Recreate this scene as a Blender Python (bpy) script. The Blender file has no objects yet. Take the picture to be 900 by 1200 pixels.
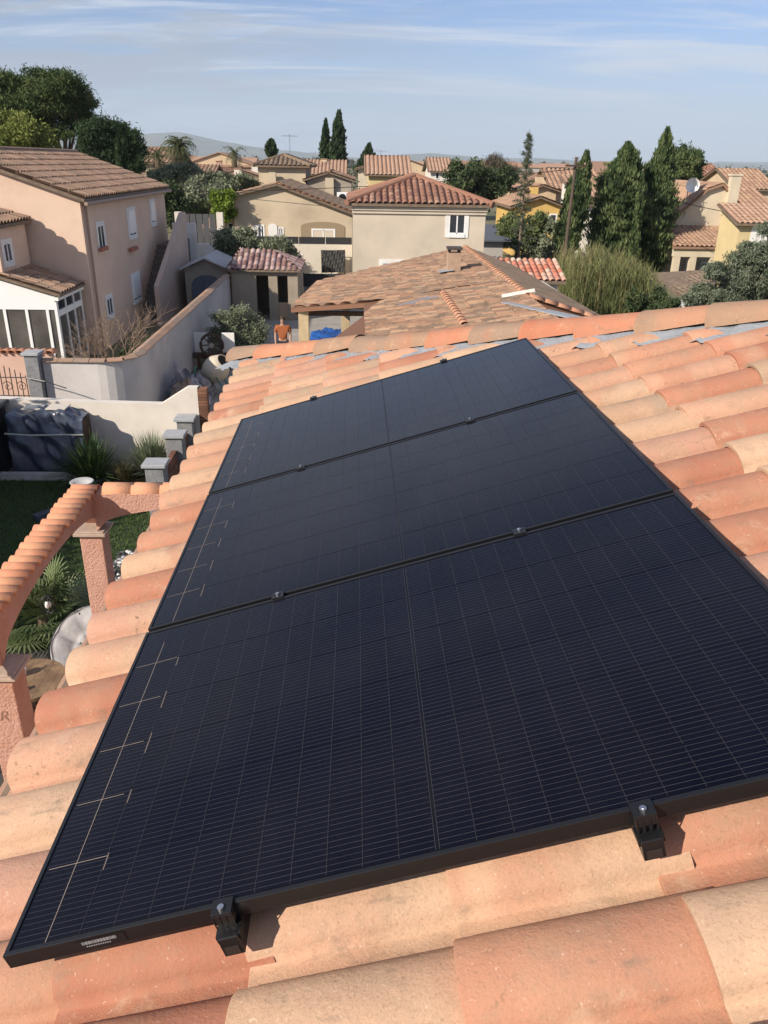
import bpy, bmesh, math, random
import numpy as np
from mathutils import Vector, Matrix
random.seed(7); rng = np.random.default_rng(7)
sc = bpy.context.scene
COL = sc.collection
R = math.radians

# ------------------------------------------------------------------ camera
F_PX = 923.46                     # focal length in pixels of a 900 x 1200 frame
ROOF_TILT = R(16.7)
ZP = 5.0                          # height of the panels' lower left corner above the ground
CAM = Vector((0.67192, -1.05317, ZP + 1.39848))
RW = Matrix(((0.99931921, -0.03312240, 0.01624896), (0.00140183, -0.40602237, -0.91386206), (0.03686675, 0.91326269, -0.40569952)))
cd = bpy.data.cameras.new('camera'); cam = bpy.data.objects.new('camera', cd); COL.objects.link(cam)
cd.sensor_fit = 'VERTICAL'; cd.sensor_height = 32.0; cd.lens = 32.0 * F_PX / 1200.0
cd.clip_start = 0.05; cd.clip_end = 60000
m3 = Matrix((RW[0], -RW[1], -RW[2])).transposed()
cam.matrix_world = Matrix.Translation(CAM) @ m3.to_4x4()
sc.camera = cam

# ------------------------------------------------------------------ light
SUN_EL, SUN_TRAVEL = R(31), R(38)        # sunlight travels towards +X, turned towards +Y by SUN_TRAVEL
sv = Vector((-math.cos(SUN_EL)*math.cos(SUN_TRAVEL), -math.cos(SUN_EL)*math.sin(SUN_TRAVEL), math.sin(SUN_EL)))
sl = bpy.data.lights.new('sun', 'SUN'); so = bpy.data.objects.new('sun', sl); COL.objects.link(so)
sl.energy = 4.9; sl.angle = R(0.6); sl.color = (1.0, 0.90, 0.77)
so.rotation_euler = sv.to_track_quat('Z', 'Y').to_euler()
so.location = (-30, -20, 40)
world = bpy.data.worlds.new('World'); sc.world = world; world.use_nodes = True
wn, wl = world.node_tree.nodes, world.node_tree.links
bg = wn['Background']
sky = wn.new('ShaderNodeTexSky'); sky.sky_type = 'NISHITA'; sky.sun_disc = False
sky.sun_elevation = SUN_EL; sky.sun_rotation = math.atan2(sv.x, sv.y) % (2*math.pi)
sky.air_density = 1.0; sky.dust_density = 0.4; sky.ozone_density = 1.5
bg.inputs[1].default_value = 0.125
# clouds: a flat layer, the view direction projected on a plane high overhead
def wnode(t, **k):
    n = wn.new(t)
    for a, b in k.items(): setattr(n, a, b)
    return n
def wmath(op, a, b=None, clamp=False):
    n = wnode('ShaderNodeMath', operation=op); n.use_clamp = clamp
    for i, v in enumerate((a, b)):
        if v is None: continue
        if isinstance(v, (int, float)): n.inputs[i].default_value = v
        else: wl.new(v, n.inputs[i])
    return n.outputs[0]
def wramp(v, lo, hi):
    n = wnode('ShaderNodeMapRange', interpolation_type='SMOOTHSTEP')
    wl.new(v, n.inputs['Value']); n.inputs['From Min'].default_value = lo; n.inputs['From Max'].default_value = hi
    return n.outputs[0]
tc = wnode('ShaderNodeTexCoord'); sx = wnode('ShaderNodeSeparateXYZ'); wl.new(tc.outputs['Generated'], sx.inputs[0])
zz = wmath('MAXIMUM', sx.outputs[2], 0.0); zd = wmath('ADD', zz, 0.16)
cxy = wnode('ShaderNodeCombineXYZ')
wl.new(wmath('DIVIDE', sx.outputs[0], zd), cxy.inputs[0]); wl.new(wmath('DIVIDE', sx.outputs[1], zd), cxy.inputs[1])
def wnoise(scale, loc, sca, detail, dist=0.0):
    mp = wnode('ShaderNodeMapping'); wl.new(cxy.outputs[0], mp.inputs[0])
    mp.inputs['Location'].default_value = loc; mp.inputs['Scale'].default_value = sca; mp.inputs['Rotation'].default_value = (0, 0, R(14))
    n = wnode('ShaderNodeTexNoise'); wl.new(mp.outputs[0], n.inputs['Vector'])
    n.inputs['Scale'].default_value = scale; n.inputs['Detail'].default_value = detail; n.inputs['Roughness'].default_value = 0.62; n.inputs['Distortion'].default_value = dist
    return n.outputs[0]
cirrus = wmath('MULTIPLY', wramp(wnoise(1.5, (3.1, 1.7, 0), (0.45, 1.9, 1), 8, 0.9), 0.43, 0.70), 0.85)
stratus = wramp(wnoise(1.7, (7.3, 4.4, 2), (0.75, 1.5, 1), 9, 0.3), 0.45, 0.58)
side = wramp(wmath('MULTIPLY', sx.outputs[0], -1.0), -0.20, 0.30)        # the cloud bank stands over the hills on the left
stratus = wmath('MULTIPLY', stratus, wmath('ADD', wmath('MULTIPLY', side, 0.75), 0.06))
lowbank = wmath('SUBTRACT', 1.0, wramp(sx.outputs[2], 0.0, 0.16))
mixa = wnode('ShaderNodeMix', data_type='RGBA'); wl.new(cirrus, mixa.inputs[0]); tint = wnode('ShaderNodeMix', data_type='RGBA', blend_type='MULTIPLY'); tint.inputs[0].default_value = 1.0; wl.new(sky.outputs[0], tint.inputs[6]); tint.inputs[7].default_value = (0.53, 0.57, 0.75, 1); wl.new(tint.outputs[2], mixa.inputs[6])
mixa.inputs[7].default_value = (4.7, 4.95, 5.4, 1)
mixb = wnode('ShaderNodeMix', data_type='RGBA'); wl.new(stratus, mixb.inputs[0]); wl.new(mixa.outputs[2], mixb.inputs[6])
mixb.inputs[7].default_value = (2.55, 2.8, 3.35, 1)
mixc = wnode('ShaderNodeMix', data_type='RGBA'); wl.new(wmath('MULTIPLY', lowbank, 0.65), mixc.inputs[0]); wl.new(mixb.outputs[2], mixc.inputs[6])
mixc.inputs[7].default_value = (2.7, 3.1, 4.0, 1)
wl.new(mixc.outputs[2], bg.inputs[0])
vs = sc.view_settings; vs.view_transform = 'Standard'; vs.look = 'None'; vs.exposure = 0.36; vs.gamma = 1.0; vs.use_curve_mapping = False
sc.cycles.max_bounces = 6; sc.cycles.diffuse_bounces = 3; sc.cycles.glossy_bounces = 3; sc.cycles.transmission_bounces = 4; sc.cycles.transparent_max_bounces = 6
sc.cycles.volume_bounces = 1; sc.cycles.use_denoising = True; sc.cycles.sample_clamp_indirect = 6.0

# ------------------------------------------------------------------ pixel to world helpers (pixels of the 900 x 1200 photograph)
def ray(x, y):
    return RW.transposed() @ Vector(((x-450)/F_PX, (y-600)/F_PX, 1.0))
def atz(x, y, z): d = ray(x, y); return CAM + d*((z-CAM.z)/d.z)
def aty(x, y, Y): d = ray(x, y); return CAM + d*((Y-CAM.y)/d.y)
def atx(x, y, X): d = ray(x, y); return CAM + d*((X-CAM.x)/d.x)
def hit(x, y, p, n): d = ray(x, y); return CAM + d*((Vector(p)-CAM).dot(n)/d.dot(n))
def px(P):
    c = RW @ (Vector(P)-CAM)
    return (450+F_PX*c.x/c.z, 600+F_PX*c.y/c.z) if c.z > 0.05 else None
CT, ST = math.cos(ROOF_TILT), math.sin(ROOF_TILT)
def RP(u, v, n=0.0): return Vector((u*CT - n*ST, v, ZP + u*ST + n*CT))      # roof plane: u up the slope, v along the eave, n off the roof

# ------------------------------------------------------------------ materials
MATS = {}
def mat(name, c1, c2=None, rough=0.8, scale=6.0, bump=0.0, bscale=None, rnd=0.0, tcol=None, metal=0.0, coat=0.0, spec=0.4, detail=5, stain=None, trans=0.0, dirt=0.0, emit=None):
    """base colour: c1 mixed with c2 by noise; rnd: value change per object; tcol: list of colours picked per piece through the attribute tcol"""
    if name in MATS: return MATS[name]
    m = bpy.data.materials.new(name); m.use_nodes = True; MATS[name] = m
    n, l = m.node_tree.nodes, m.node_tree.links
    b = n['Principled BSDF']; b.inputs['Roughness'].default_value = rough; b.inputs['Metallic'].default_value = metal
    b.inputs['Specular IOR Level'].default_value = spec
    if coat: b.inputs['Coat Weight'].default_value = coat; b.inputs['Coat Roughness'].default_value = 0.08
    co = n.new('ShaderNodeTexCoord')
    def noise(s, d=detail, v=None):
        t = n.new('ShaderNodeTexNoise'); t.inputs['Scale'].default_value = s; t.inputs['Detail'].default_value = d; t.inputs['Roughness'].default_value = 0.6
        l.new(v or co.outputs['Object'], t.inputs['Vector']); return t.outputs[0]
    def mix(f, a, bb, bt='MIX'):
        x = n.new('ShaderNodeMix'); x.data_type = 'RGBA'; x.blend_type = bt
        for i, v in ((0, f), (6, a), (7, bb)):
            if isinstance(v, (int, float)): x.inputs[i].default_value = v
            elif isinstance(v, tuple): x.inputs[i].default_value = (*v, 1) if len(v) == 3 else v
            else: l.new(v, x.inputs[i])
        return x.outputs[2]
    def rampf(v, lo, hi, a=0.0, bb=1.0):
        r = n.new('ShaderNodeMapRange'); l.new(v, r.inputs[0]); r.inputs[1].default_value = lo; r.inputs[2].default_value = hi; r.inputs[3].default_value = a; r.inputs[4].default_value = bb
        return r.outputs[0]
    if tcol:
        at = n.new('ShaderNodeAttribute'); at.attribute_name = 'tcol'
        cr = n.new('ShaderNodeValToRGB'); l.new(at.outputs['Fac'], cr.inputs[0])
        e = cr.color_ramp.elements
        for i, c in enumerate(tcol):
            p = i/max(1, len(tcol)-1)
            el = e[i] if i < 2 else e.new(p)
            el.position = p; el.color = (*c, 1)
        col = cr.outputs[0]
    elif c2: col = mix(rampf(noise(scale), 0.35, 0.65), c1, c2)
    else: col = mix(0.0, c1, c1)
    if rnd:
        oi = n.new('ShaderNodeObjectInfo'); hs = n.new('ShaderNodeHueSaturation')
        l.new(rampf(oi.outputs['Random'], 0, 1, 1-rnd, 1+rnd), hs.inputs['Value']); l.new(col, hs.inputs['Color']); col = hs.outputs[0]
    if stain: col = mix(rampf(noise(stain[0], 8), stain[1], stain[1]+0.18, 0, stain[3] if len(stain) > 3 else 0.7), col, stain[2])
    if dirt: col = mix(rampf(noise(scale*4, 6), 0.3, 0.8, 0, dirt), col, tuple(x*0.55 for x in c1))
    l.new(col, b.inputs['Base Color'])
    if bump:
        bp = n.new('ShaderNodeBump'); bp.inputs['Strength'].default_value = bump; bp.inputs['Distance'].default_value = 0.02
        l.new(noise(bscale or scale*6, 6), bp.inputs['Height']); l.new(bp.outputs[0], b.inputs['Normal'])
    if trans:
        tr = n.new('ShaderNodeBsdfTranslucent'); l.new(col, tr.inputs[0]); ms = n.new('ShaderNodeMixShader'); ms.inputs[0].default_value = trans
        l.new(b.outputs[0], ms.inputs[1]); l.new(tr.outputs[0], ms.inputs[2]); l.new(ms.outputs[0], n['Material Output'].inputs[0])
    if emit: b.inputs['Emission Color'].default_value = (*emit, 1); b.inputs['Emission Strength'].default_value = 1.0
    return m

# ------------------------------------------------------------------ mesh building
POS = {}
class MB:
    def __init__(s): s.v = []; s.f = []; s.a = []; s.cur = 0.5
    def add(s, vs, fs):
        o = len(s.v); s.v += [tuple(p) for p in vs]; s.f += [tuple(i+o for i in q) for q in fs]; s.a += [s.cur]*len(vs)
        return s
    def box(s, x0, x1, y0, y1, z0, z1):
        return s.add([(x0,y0,z0),(x1,y0,z0),(x1,y1,z0),(x0,y1,z0),(x0,y0,z1),(x1,y0,z1),(x1,y1,z1),(x0,y1,z1)],
              [(0,3,2,1),(4,5,6,7),(0,1,5,4),(1,2,6,5),(2,3,7,6),(3,0,4,7)])
    def obox(s, c, ax, ay, az, bev=0.0):
        """box at centre c with half axis vectors"""
        c, ax, ay, az = map(Vector, (c, ax, ay, az)); P = []
        for k in (-1, 1):
            for i, j in ((-1,-1),(1,-1),(1,1),(-1,1)): P.append(c+ax*i+ay*j+az*k)
        return s.add(P, [(0,3,2,1),(4,5,6,7),(0,1,5,4),(1,2,6,5),(2,3,7,6),(3,0,4,7)])
    def prism(s, poly, d):
        """poly: list of points, d: extrusion vector"""
        n = len(poly); d = Vector(d); P = [Vector(p) for p in poly]
        nn = sum(((P[i]-P[0]).cross(P[(i+1) % n]-P[0]) for i in range(1, n-1)), Vector())
        if nn.dot(d) > 0: P = P[::-1]
        return s.add(P+[p+d for p in P], [tuple(range(n)), tuple(range(2*n-1, n-1, -1))]+[(i, n+i, n+(i+1) % n, (i+1) % n) for i in range(n)])
    def tube(s, pts, rs, seg=8, caps=True):
        pts = [Vector(p) for p in pts]; rs = [rs]*len(pts) if isinstance(rs, (int, float)) else rs
        V = []; Fc = []
        for i, p in enumerate(pts):
            t = (pts[min(i+1, len(pts)-1)]-pts[max(i-1, 0)]).normalized()
            a = Vector((0,0,1)) if abs(t.z) < 0.9 else Vector((1,0,0))
            x = t.cross(a).normalized(); y = t.cross(x)
            for k in range(seg):
                an = 2*math.pi*k/seg; V.append(p+(x*math.cos(an)+y*math.sin(an))*rs[i])
        for i in range(len(pts)-1):
            for k in range(seg):
                k2 = (k+1) % seg; Fc.append((i*seg+k, i*seg+k2, (i+1)*seg+k2, (i+1)*seg+k))
        if caps: Fc.append(tuple(range(seg))[::-1]); Fc.append(tuple((len(pts)-1)*seg+k for k in range(seg)))
        return s.add(V, Fc)
    def lathe(s, c, prof, seg=24, cap=True):
        c = Vector(c); V = []; Fc = []
        for r, z in prof:
            for k in range(seg): a = 2*math.pi*k/seg; V.append(c+Vector((r*math.cos(a), r*math.sin(a), z)))
        for i in range(len(prof)-1):
            for k in range(seg): k2 = (k+1) % seg; Fc.append((i*seg+k, i*seg+k2, (i+1)*seg+k2, (i+1)*seg+k))
        if cap: Fc.append(tuple(range(seg))[::-1]); Fc.append(tuple((len(prof)-1)*seg+k for k in range(seg)))
        return s.add(V, Fc)
    def ball(s, c, r, seg=10, rings=6, jit=0.0, rr=random):
        c = Vector(c); r = Vector(r) if not isinstance(r, (int, float)) else Vector((r, r, r)); V = []; Fc = []
        for i in range(rings+1):
            th = math.pi*i/rings
            for k in range(seg):
                a = 2*math.pi*k/seg; q = 1+rr.uniform(-jit, jit)
                V.append(c+Vector((r.x*math.sin(th)*math.cos(a)*q, r.y*math.sin(th)*math.sin(a)*q, -r.z*math.cos(th)*q)))
        for i in range(rings):
            for k in range(seg): k2 = (k+1) % seg; Fc.append((i*seg+k, i*seg+k2, (i+1)*seg+k2, (i+1)*seg+k))
        return s.add(V, Fc)
def wpos(o): return POS.get(o.name, Vector())
def obj(name, mb, m, parent=None, smooth=False, at=None, bevel=0.0):
    """one mesh object from world-space vertices; at: its own world origin"""
    base = wpos(parent) if parent else Vector()
    org = Vector(at) if at is not None else base
    me = bpy.data.meshes.new(name)
    me.from_pydata([(p[0]-org.x, p[1]-org.y, p[2]-org.z) for p in mb.v], [], mb.f)
    me.materials.append(m); me.update()
    if len(set(mb.a)) > 1:
        at_ = me.attributes.new('tcol', 'FLOAT', 'POINT'); at_.data.foreach_set('value', mb.a)
    if smooth: me.shade_smooth()
    o = bpy.data.objects.new(name, me); COL.objects.link(o)
    o.location = org-base
    if parent: o.parent = parent
    POS[o.name] = org
    if bevel:
        bv = o.modifiers.new('bevel', 'BEVEL'); bv.width = bevel; bv.segments = 2; bv.limit_method = 'ANGLE'
    return o
def npobj(name, V, Fq, m, parent=None, tcol=None, at=None, smooth=False, kind=None):
    """fast mesh from numpy arrays: V (n,3) world points, Fq (m,k) faces"""
    base = wpos(parent) if parent else Vector()
    org = Vector(at) if at is not None else base
    me = bpy.data.meshes.new(name); k = Fq.shape[1]
    me.vertices.add(len(V)); me.vertices.foreach_set('co', (V-np.array(org)).astype(np.float32).ravel())
    me.loops.add(Fq.size); me.loops.foreach_set('vertex_index', Fq.astype(np.int32).ravel())
    me.polygons.add(len(Fq)); me.polygons.foreach_set('loop_start', np.arange(0, Fq.size, k, dtype=np.int32))
    me.update(calc_edges=True); me.materials.append(m)
    if tcol is not None:
        a = me.attributes.new('tcol', 'FLOAT', 'POINT'); a.data.foreach_set('value', tcol.astype(np.float32))
    if smooth: me.shade_smooth()
    o = bpy.data.objects.new(name, me); COL.objects.link(o); o.location = org-base
    if parent: o.parent = parent
    if kind: o['kind'] = kind
    POS[o.name] = org
    return o
def thing(name, label, cat, loc=(0,0,0), group=None):
    o = bpy.data.objects.new(name, None); COL.objects.link(o); o.location = loc; o.empty_display_size = 0.2
    POS[o.name] = Vector(loc); tag(o, label, cat, group); return o
def tag(o, label, cat, group=None, kind=None):
    o['label'] = label; o['category'] = cat
    if group: o['group'] = group
    if kind: o['kind'] = kind
    return o
def struct(o): o['kind'] = 'structure'; return o

def tile_sheet(parent, m, poly, up, period=0.25, course=0.4, h=0.07, name='tile_field', seg=5, lift=0.012):
    """barrel tiles laid over a planar convex polygon (world points); up: direction up the slope in that plane. Real relief, one mesh."""
    P = [Vector(p) for p in poly]; n = len(P)
    nn = sum(((P[i]-P[0]).cross(P[(i+1) % n]-P[0]) for i in range(1, n-1)), Vector()).normalized()
    if nn.z < 0: nn = -nn; P = P[::-1]
    up = Vector(up); up = (up-nn*up.dot(nn)).normalized(); vd = nn.cross(up)*-1.0
    O = P[0]
    us = [(p-O).dot(up) for p in P]; vs_ = [(p-O).dot(vd) for p in P]
    u0, u1, v0, v1 = min(us), max(us), min(vs_), max(vs_)
    nu, nv = int(math.ceil((u1-u0)/course))+1, int(math.ceil((v1-v0)/period))+1
    an = np.linspace(math.pi*0.98, math.pi*0.02, seg+1)
    pv = np.concatenate([period*0.40*np.cos(an), [period*0.6]]); pn = np.concatenate([h*np.sin(an), [0.0]])
    I, J = np.meshgrid(np.arange(nu), np.arange(nv), indexing='ij'); I = I.ravel(); J = J.ravel(); N = len(I); K = len(pv)
    jit = rng.normal(0, 0.006, N)
    V = np.zeros((N, 2, K, 3)); o_ = np.array(O); U = np.array(up); W_ = np.array(vd); NN = np.array(nn)
    for e in (0, 1):
        uu = u0+(I+e*1.06)*course+jit*(1-e); nof = (lift if e == 0 else 0.0)+rng.normal(0, 0.003, N)
        V[:, e] = o_+uu[:, None, None]*U+(v0+J[:, None]*period+pv[None, :])[:, :, None]*W_+(nof[:, None]+pn[None, :]*(1.08 if e == 0 else 1.0))[:, :, None]*NN
    q = []
    for k in range(K-1): q.append((k, k+1, K+k+1, K+k))
    # nose face of each barrel, so that courses cast a step
    V = V.reshape(N, 2*K, 3); Q = np.array(q)
    Fq = (Q[None]+np.arange(N)[:, None, None]*(2*K)).reshape(-1, 4)
    col = np.repeat(rng.random(N), 2*K)
    # drop far outside faces by polygon test on the tile, then clip
    keep = np.ones(N, bool)
    cu, cv = u0+(I+0.5)*course, v0+(J)*period
    for i in range(n):
        a, b_ = (us[i], vs_[i]), (us[(i+1) % n], vs_[(i+1) % n])
        ex, ey = b_[0]-a[0], b_[1]-a[1]; L = math.hypot(ex, ey)
        sgn = np.sign(sum((us[j]-a[0])*(-ey)+(vs_[j]-a[1])*ex for j in range(n)))
        keep &= (((cu-a[0])*(-ey)+(cv-a[1])*ex)/L*sgn) > -max(period, course)
    km = np.repeat(keep, K-1); Fq = Fq[km]
    used = np.unique(Fq); rm = np.zeros(len(V)*2*K, int); rm[used] = np.arange(len(used))
    o = npobj(name, V.reshape(-1, 3)[used], rm[Fq], m, parent, col[used], kind='stuff')
    bm = bmesh.new(); bm.from_mesh(o.data); base = POS[o.name]
    cen = sum(P, Vector())/n
    for i in range(n):
        a, b_ = P[i], P[(i+1) % n]; no = (b_-a).cross(nn)
        if no.dot(a-cen) < 0: no = -no
        bmesh.ops.bisect_plane(bm, geom=bm.verts[:]+bm.edges[:]+bm.faces[:], plane_co=a-base, plane_no=no, clear_outer=True)
    bm.to_mesh(o.data); bm.free()
    return o
# ------------------------------------------------------------------ shared materials
TERRA = [tuple(.76*a_+.24*b_ for a_, b_ in zip(c_, (0.48,0.265,0.175))) for c_ in ((0.50,0.27,0.17), (0.43,0.165,0.095), (0.56,0.37,0.24), (0.50,0.27,0.19), (0.37,0.13,0.075), (0.50,0.24,0.145), (0.38,0.29,0.20), (0.55,0.31,0.205), (0.42,0.17,0.10), (0.57,0.39,0.26), (0.47,0.205,0.125), (0.43,0.32,0.215))]
OLDT = [(0.30,0.19,0.125), (0.38,0.23,0.15), (0.22,0.145,0.10), (0.35,0.24,0.17), (0.44,0.28,0.19), (0.26,0.165,0.115)]
M_OLD = mat('old_brown_tile', (0.36,0.21,0.13), tcol=OLDT, rough=0.9, stain=(2.2, 0.48, (0.15,0.115,0.085), 0.75))
M_POOLT = mat('flamed_tile', (0.6,0.3,0.2), tcol=[(0.37,0.205,0.125), (0.46,0.285,0.175), (0.27,0.155,0.10), (0.42,0.24,0.145), (0.24,0.17,0.12), (0.48,0.31,0.195)], rough=0.9, stain=(3.4, 0.47, (0.15,0.11,0.08), 0.85))
M_BROWNT = mat('weathered_shade_tile', (0.2,0.13,0.09), tcol=[(0.22,0.155,0.105), (0.27,0.19,0.13), (0.18,0.13,0.09), (0.25,0.185,0.135)], rough=0.95, stain=(2.0, 0.5, (0.13,0.11,0.08), 0.6))  # palette also paints shade on the pool house slope away from the sun
M_REDT = mat('red_tile', (0.4,0.18,0.12), tcol=[(0.27,0.135,0.09), (0.33,0.165,0.11), (0.22,0.11,0.08), (0.38,0.23,0.16)], rough=0.9, stain=(1.5, 0.55, (0.2,0.11,0.08), 0.5))
M_PURPT = mat('plum_tile', (0.3,0.2,0.2), tcol=[(0.24,0.14,0.13), (0.36,0.22,0.20), (0.50,0.38,0.34), (0.18,0.10,0.10), (0.30,0.16,0.14)], rough=0.9)
M_MIXT = mat('red_white_tile', (0.5,0.3,0.2), tcol=[(0.52,0.18,0.11), (0.60,0.46,0.36), (0.46,0.16,0.10), (0.56,0.22,0.14)], rough=0.9)
M_WHITE = mat('white_paint', (0.80,0.79,0.76), (0.72,0.70,0.66), rough=0.75, scale=1.2)
M_PVC = mat('white_pvc', (0.82,0.82,0.81), rough=0.35)
M_GLASS = mat('window_glass', (0.035,0.042,0.05), rough=0.06, spec=0.8)
M_DARKIN = mat('dark_interior', (0.03,0.026,0.022), rough=0.9)
M_ZINC = mat('zinc', (0.36,0.385,0.41), (0.28,0.30,0.325), rough=0.6, scale=9, metal=0.0, bump=0.6, bscale=50)
M_BLACK = mat('black_anodised', (0.009,0.009,0.010), rough=0.38, spec=0.5)
M_STEEL = mat('steel', (0.6,0.6,0.6), rough=0.3, metal=1.0)
M_WOODDK = mat('dark_wood', (0.09,0.055,0.035), (0.05,0.032,0.022), rough=0.8, scale=10)
M_BARK = mat('bark', (0.16,0.11,0.075), (0.09,0.065,0.045), rough=0.95, scale=12, bump=0.6)
M_BARKG = mat('grey_bark', (0.24,0.18,0.14), (0.15,0.11,0.085), rough=0.95, scale=12)

def tile_mat(name, pal, stretch=1.0):
    m = bpy.data.materials.new(name); m.use_nodes = True; n, l = m.node_tree.nodes, m.node_tree.links; b = n['Principled BSDF']
    b.inputs['Roughness'].default_value = 0.82; b.inputs['Specular IOR Level'].default_value = 0.35
    oi = n.new('ShaderNodeObjectInfo'); tcn = n.new('ShaderNodeTexCoord')
    def mth(op, a, bb=None):
        x = n.new('ShaderNodeMath'); x.operation = op
        for i, v in enumerate((a, bb)):
            if v is None: continue
            if isinstance(v, (int, float)): x.inputs[i].default_value = v
            else: l.new(v, x.inputs[i])
        return x.outputs[0]
    def ramp(f, cols):
        c = n.new('ShaderNodeValToRGB'); l.new(f, c.inputs[0]); e = c.color_ramp.elements
        for i, q in enumerate(cols):
            p = i/(len(cols)-1); el = e[i] if i < 2 else e.new(p); el.position = p; el.color = (*q, 1)
        return c.outputs[0]
    def noise(s, d, sc3=None, rough=0.6):
        t = n.new('ShaderNodeTexNoise'); t.noise_dimensions = '4D'; v = tcn.outputs['Object']
        if sc3:
            mp = n.new('ShaderNodeMapping'); l.new(v, mp.inputs[0]); mp.inputs['Scale'].default_value = sc3; v = mp.outputs[0]
        l.new(v, t.inputs['Vector']); l.new(mth('MULTIPLY', oi.outputs['Random'], 83.0), t.inputs['W'])
        t.inputs['Scale'].default_value = s; t.inputs['Detail'].default_value = d; t.inputs['Roughness'].default_value = rough
        return t.outputs[0]
    def rng_(v, lo, hi, a=0.0, bb=1.0):
        r = n.new('ShaderNodeMapRange'); r.interpolation_type = 'SMOOTHSTEP'; l.new(v, r.inputs[0])
        for i, q in enumerate((lo, hi, a, bb)): r.inputs[i+1].default_value = q
        return r.outputs[0]
    def mix(f, a, bb):
        x = n.new('ShaderNodeMix'); x.data_type = 'RGBA'
        for i, v in ((0, f), (6, a), (7, bb)):
            if isinstance(v, (int, float)): x.inputs[i].default_value = v
            elif isinstance(v, tuple): x.inputs[i].default_value = (*v, 1)
            else: l.new(v, x.inputs[i])
        return x.outputs[2]
    ca = ramp(oi.outputs['Random'], pal); [setattr(q_, 'interpolation', 'CONSTANT') for q_ in (n_.color_ramp for n_ in n if n_.type == 'VALTORGB')]
    cb = ramp(mth('FRACT', mth('MULTIPLY', oi.outputs['Random'], 17.3)), pal[::-1])
    col = mix(rng_(noise(2.2, 2, (2.0, 0.8, 0.8)), 0.46, 0.62, 0, 0.6), ca, cb)                 # flamed second tone
    col = mix(rng_(noise(5.0, 8, None, 0.75), 0.45, 0.75, 0, 0.55), col, (0.34,0.25,0.16))      # weathering
    gate = rng_(mth('FRACT', mth('MULTIPLY', oi.outputs['Random'], 41.7)), 0.55, 0.95)
    spk = rng_(noise(85, 3, None, 0.6), 0.56, 0.66); patch = rng_(noise(4.0, 3), 0.47, 0.62)
    col = mix(mth('MULTIPLY', mth('MULTIPLY', spk, patch), mth('ADD', mth('MULTIPLY', gate, 0.6), 0.30)), col, (0.17,0.115,0.065))   # lichen specks
    col = mix(rng_(noise(190, 3, None, 0.7), 0.50, 0.72, 0, 0.55), col, (0.30,0.17,0.11))
    col = mix(rng_(noise(16, 6, None, 0.7), 0.50, 0.72, 0, 0.38), col, (0.30,0.215,0.15))
    col = mix(rng_(noise(7, 5, (1.0, 3.0, 1.0), 0.65), 0.58, 0.72, 0, 0.55), col, (0.20,0.155,0.115))
    col = mix(rng_(noise(9, 6, None, 0.7), 0.56, 0.70, 0, 0.45), col, (0.56,0.40,0.28))
    col = mix(rng_(noise(130, 2), 0.64, 0.74, 0, 0.5), col, (0.74,0.58,0.45))
    l.new(col, b.inputs['Base Color'])
    bp = n.new('ShaderNodeBump'); bp.inputs['Strength'].default_value = 0.6; bp.inputs['Distance'].default_value = 0.004
    l.new(noise(160, 5, None, 0.7), bp.inputs['Height'])
    bp2 = n.new('ShaderNodeBump'); bp2.inputs['Strength'].default_value = 0.45; bp2.inputs['Distance'].default_value = 0.012
    l.new(noise(11, 3), bp2.inputs['Height']); l.new(bp.outputs[0], bp2.inputs['Normal']); l.new(bp2.outputs[0], b.inputs['Normal'])
    return m
M_TILE = tile_mat('terracotta_tile', TERRA)
M_RIDGE = tile_mat('terracotta_ridge_tile', [(0.46,0.19,0.11), (0.34,0.215,0.14), (0.49,0.22,0.125), (0.30,0.20,0.14), (0.45,0.165,0.09), (0.47,0.25,0.16)])
M_COPE = tile_mat('terracotta_coping_tile', [(0.62,0.30,0.17), (0.58,0.25,0.14), (0.66,0.36,0.22)])

# ------------------------------------------------------------------ setting: ground
gm = mat('dry_ground', (0.20,0.17,0.105), (0.12,0.125,0.06), rough=1.0, scale=0.05, detail=9, stain=(0.012, 0.5, (0.07,0.085,0.045), 0.8))
g = MB(); S = 11000; g.add([(-S,-S,0),(S,-S,0),(S,S,0),(-S,S,0)], [(0,1,2,3)])
struct(obj('ground', g, gm))
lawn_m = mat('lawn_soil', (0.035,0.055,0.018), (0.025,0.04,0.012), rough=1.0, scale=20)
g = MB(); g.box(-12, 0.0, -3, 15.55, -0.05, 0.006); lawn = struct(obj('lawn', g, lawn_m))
pave_m = mat('pale_concrete', (0.36,0.33,0.29), (0.28,0.26,0.23), rough=0.95, scale=1.5)
g = MB(); g.box(-12, -4.9, 16.25, 17.85, -0.05, 0.012); struct(obj('lane', g, pave_m))
g = MB(); g.box(-4.5, 4.5, 16.4, 37, -0.05, 0.010); struct(obj('courtyard', g, pave_m))

# grass blades of the lawn
nb = 52000
bx = rng.uniform(-8.5, 0, nb); by = rng.uniform(4, 15.5, nb)
hh = rng.uniform(0.03, 0.075, nb); an = rng.uniform(0, 6.28, nb); ln = rng.uniform(-0.03, 0.03, (nb, 2)); w = 0.012
V = np.zeros((nb, 3, 3)); V[:, 0] = np.c_[bx-np.cos(an)*w, by-np.sin(an)*w, np.full(nb, 0.005)]; V[:, 1] = np.c_[bx+np.cos(an)*w, by+np.sin(an)*w, np.full(nb, 0.005)]
V[:, 2] = np.c_[bx+ln[:, 0], by+ln[:, 1], hh]
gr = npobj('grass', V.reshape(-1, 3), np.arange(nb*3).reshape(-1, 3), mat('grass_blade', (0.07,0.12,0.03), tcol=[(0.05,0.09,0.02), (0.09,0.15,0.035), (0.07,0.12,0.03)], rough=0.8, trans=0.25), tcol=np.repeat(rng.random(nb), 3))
tag(gr, 'short dark green grass of the shaded lawn beside the pergola', 'grass', kind='stuff')

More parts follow.
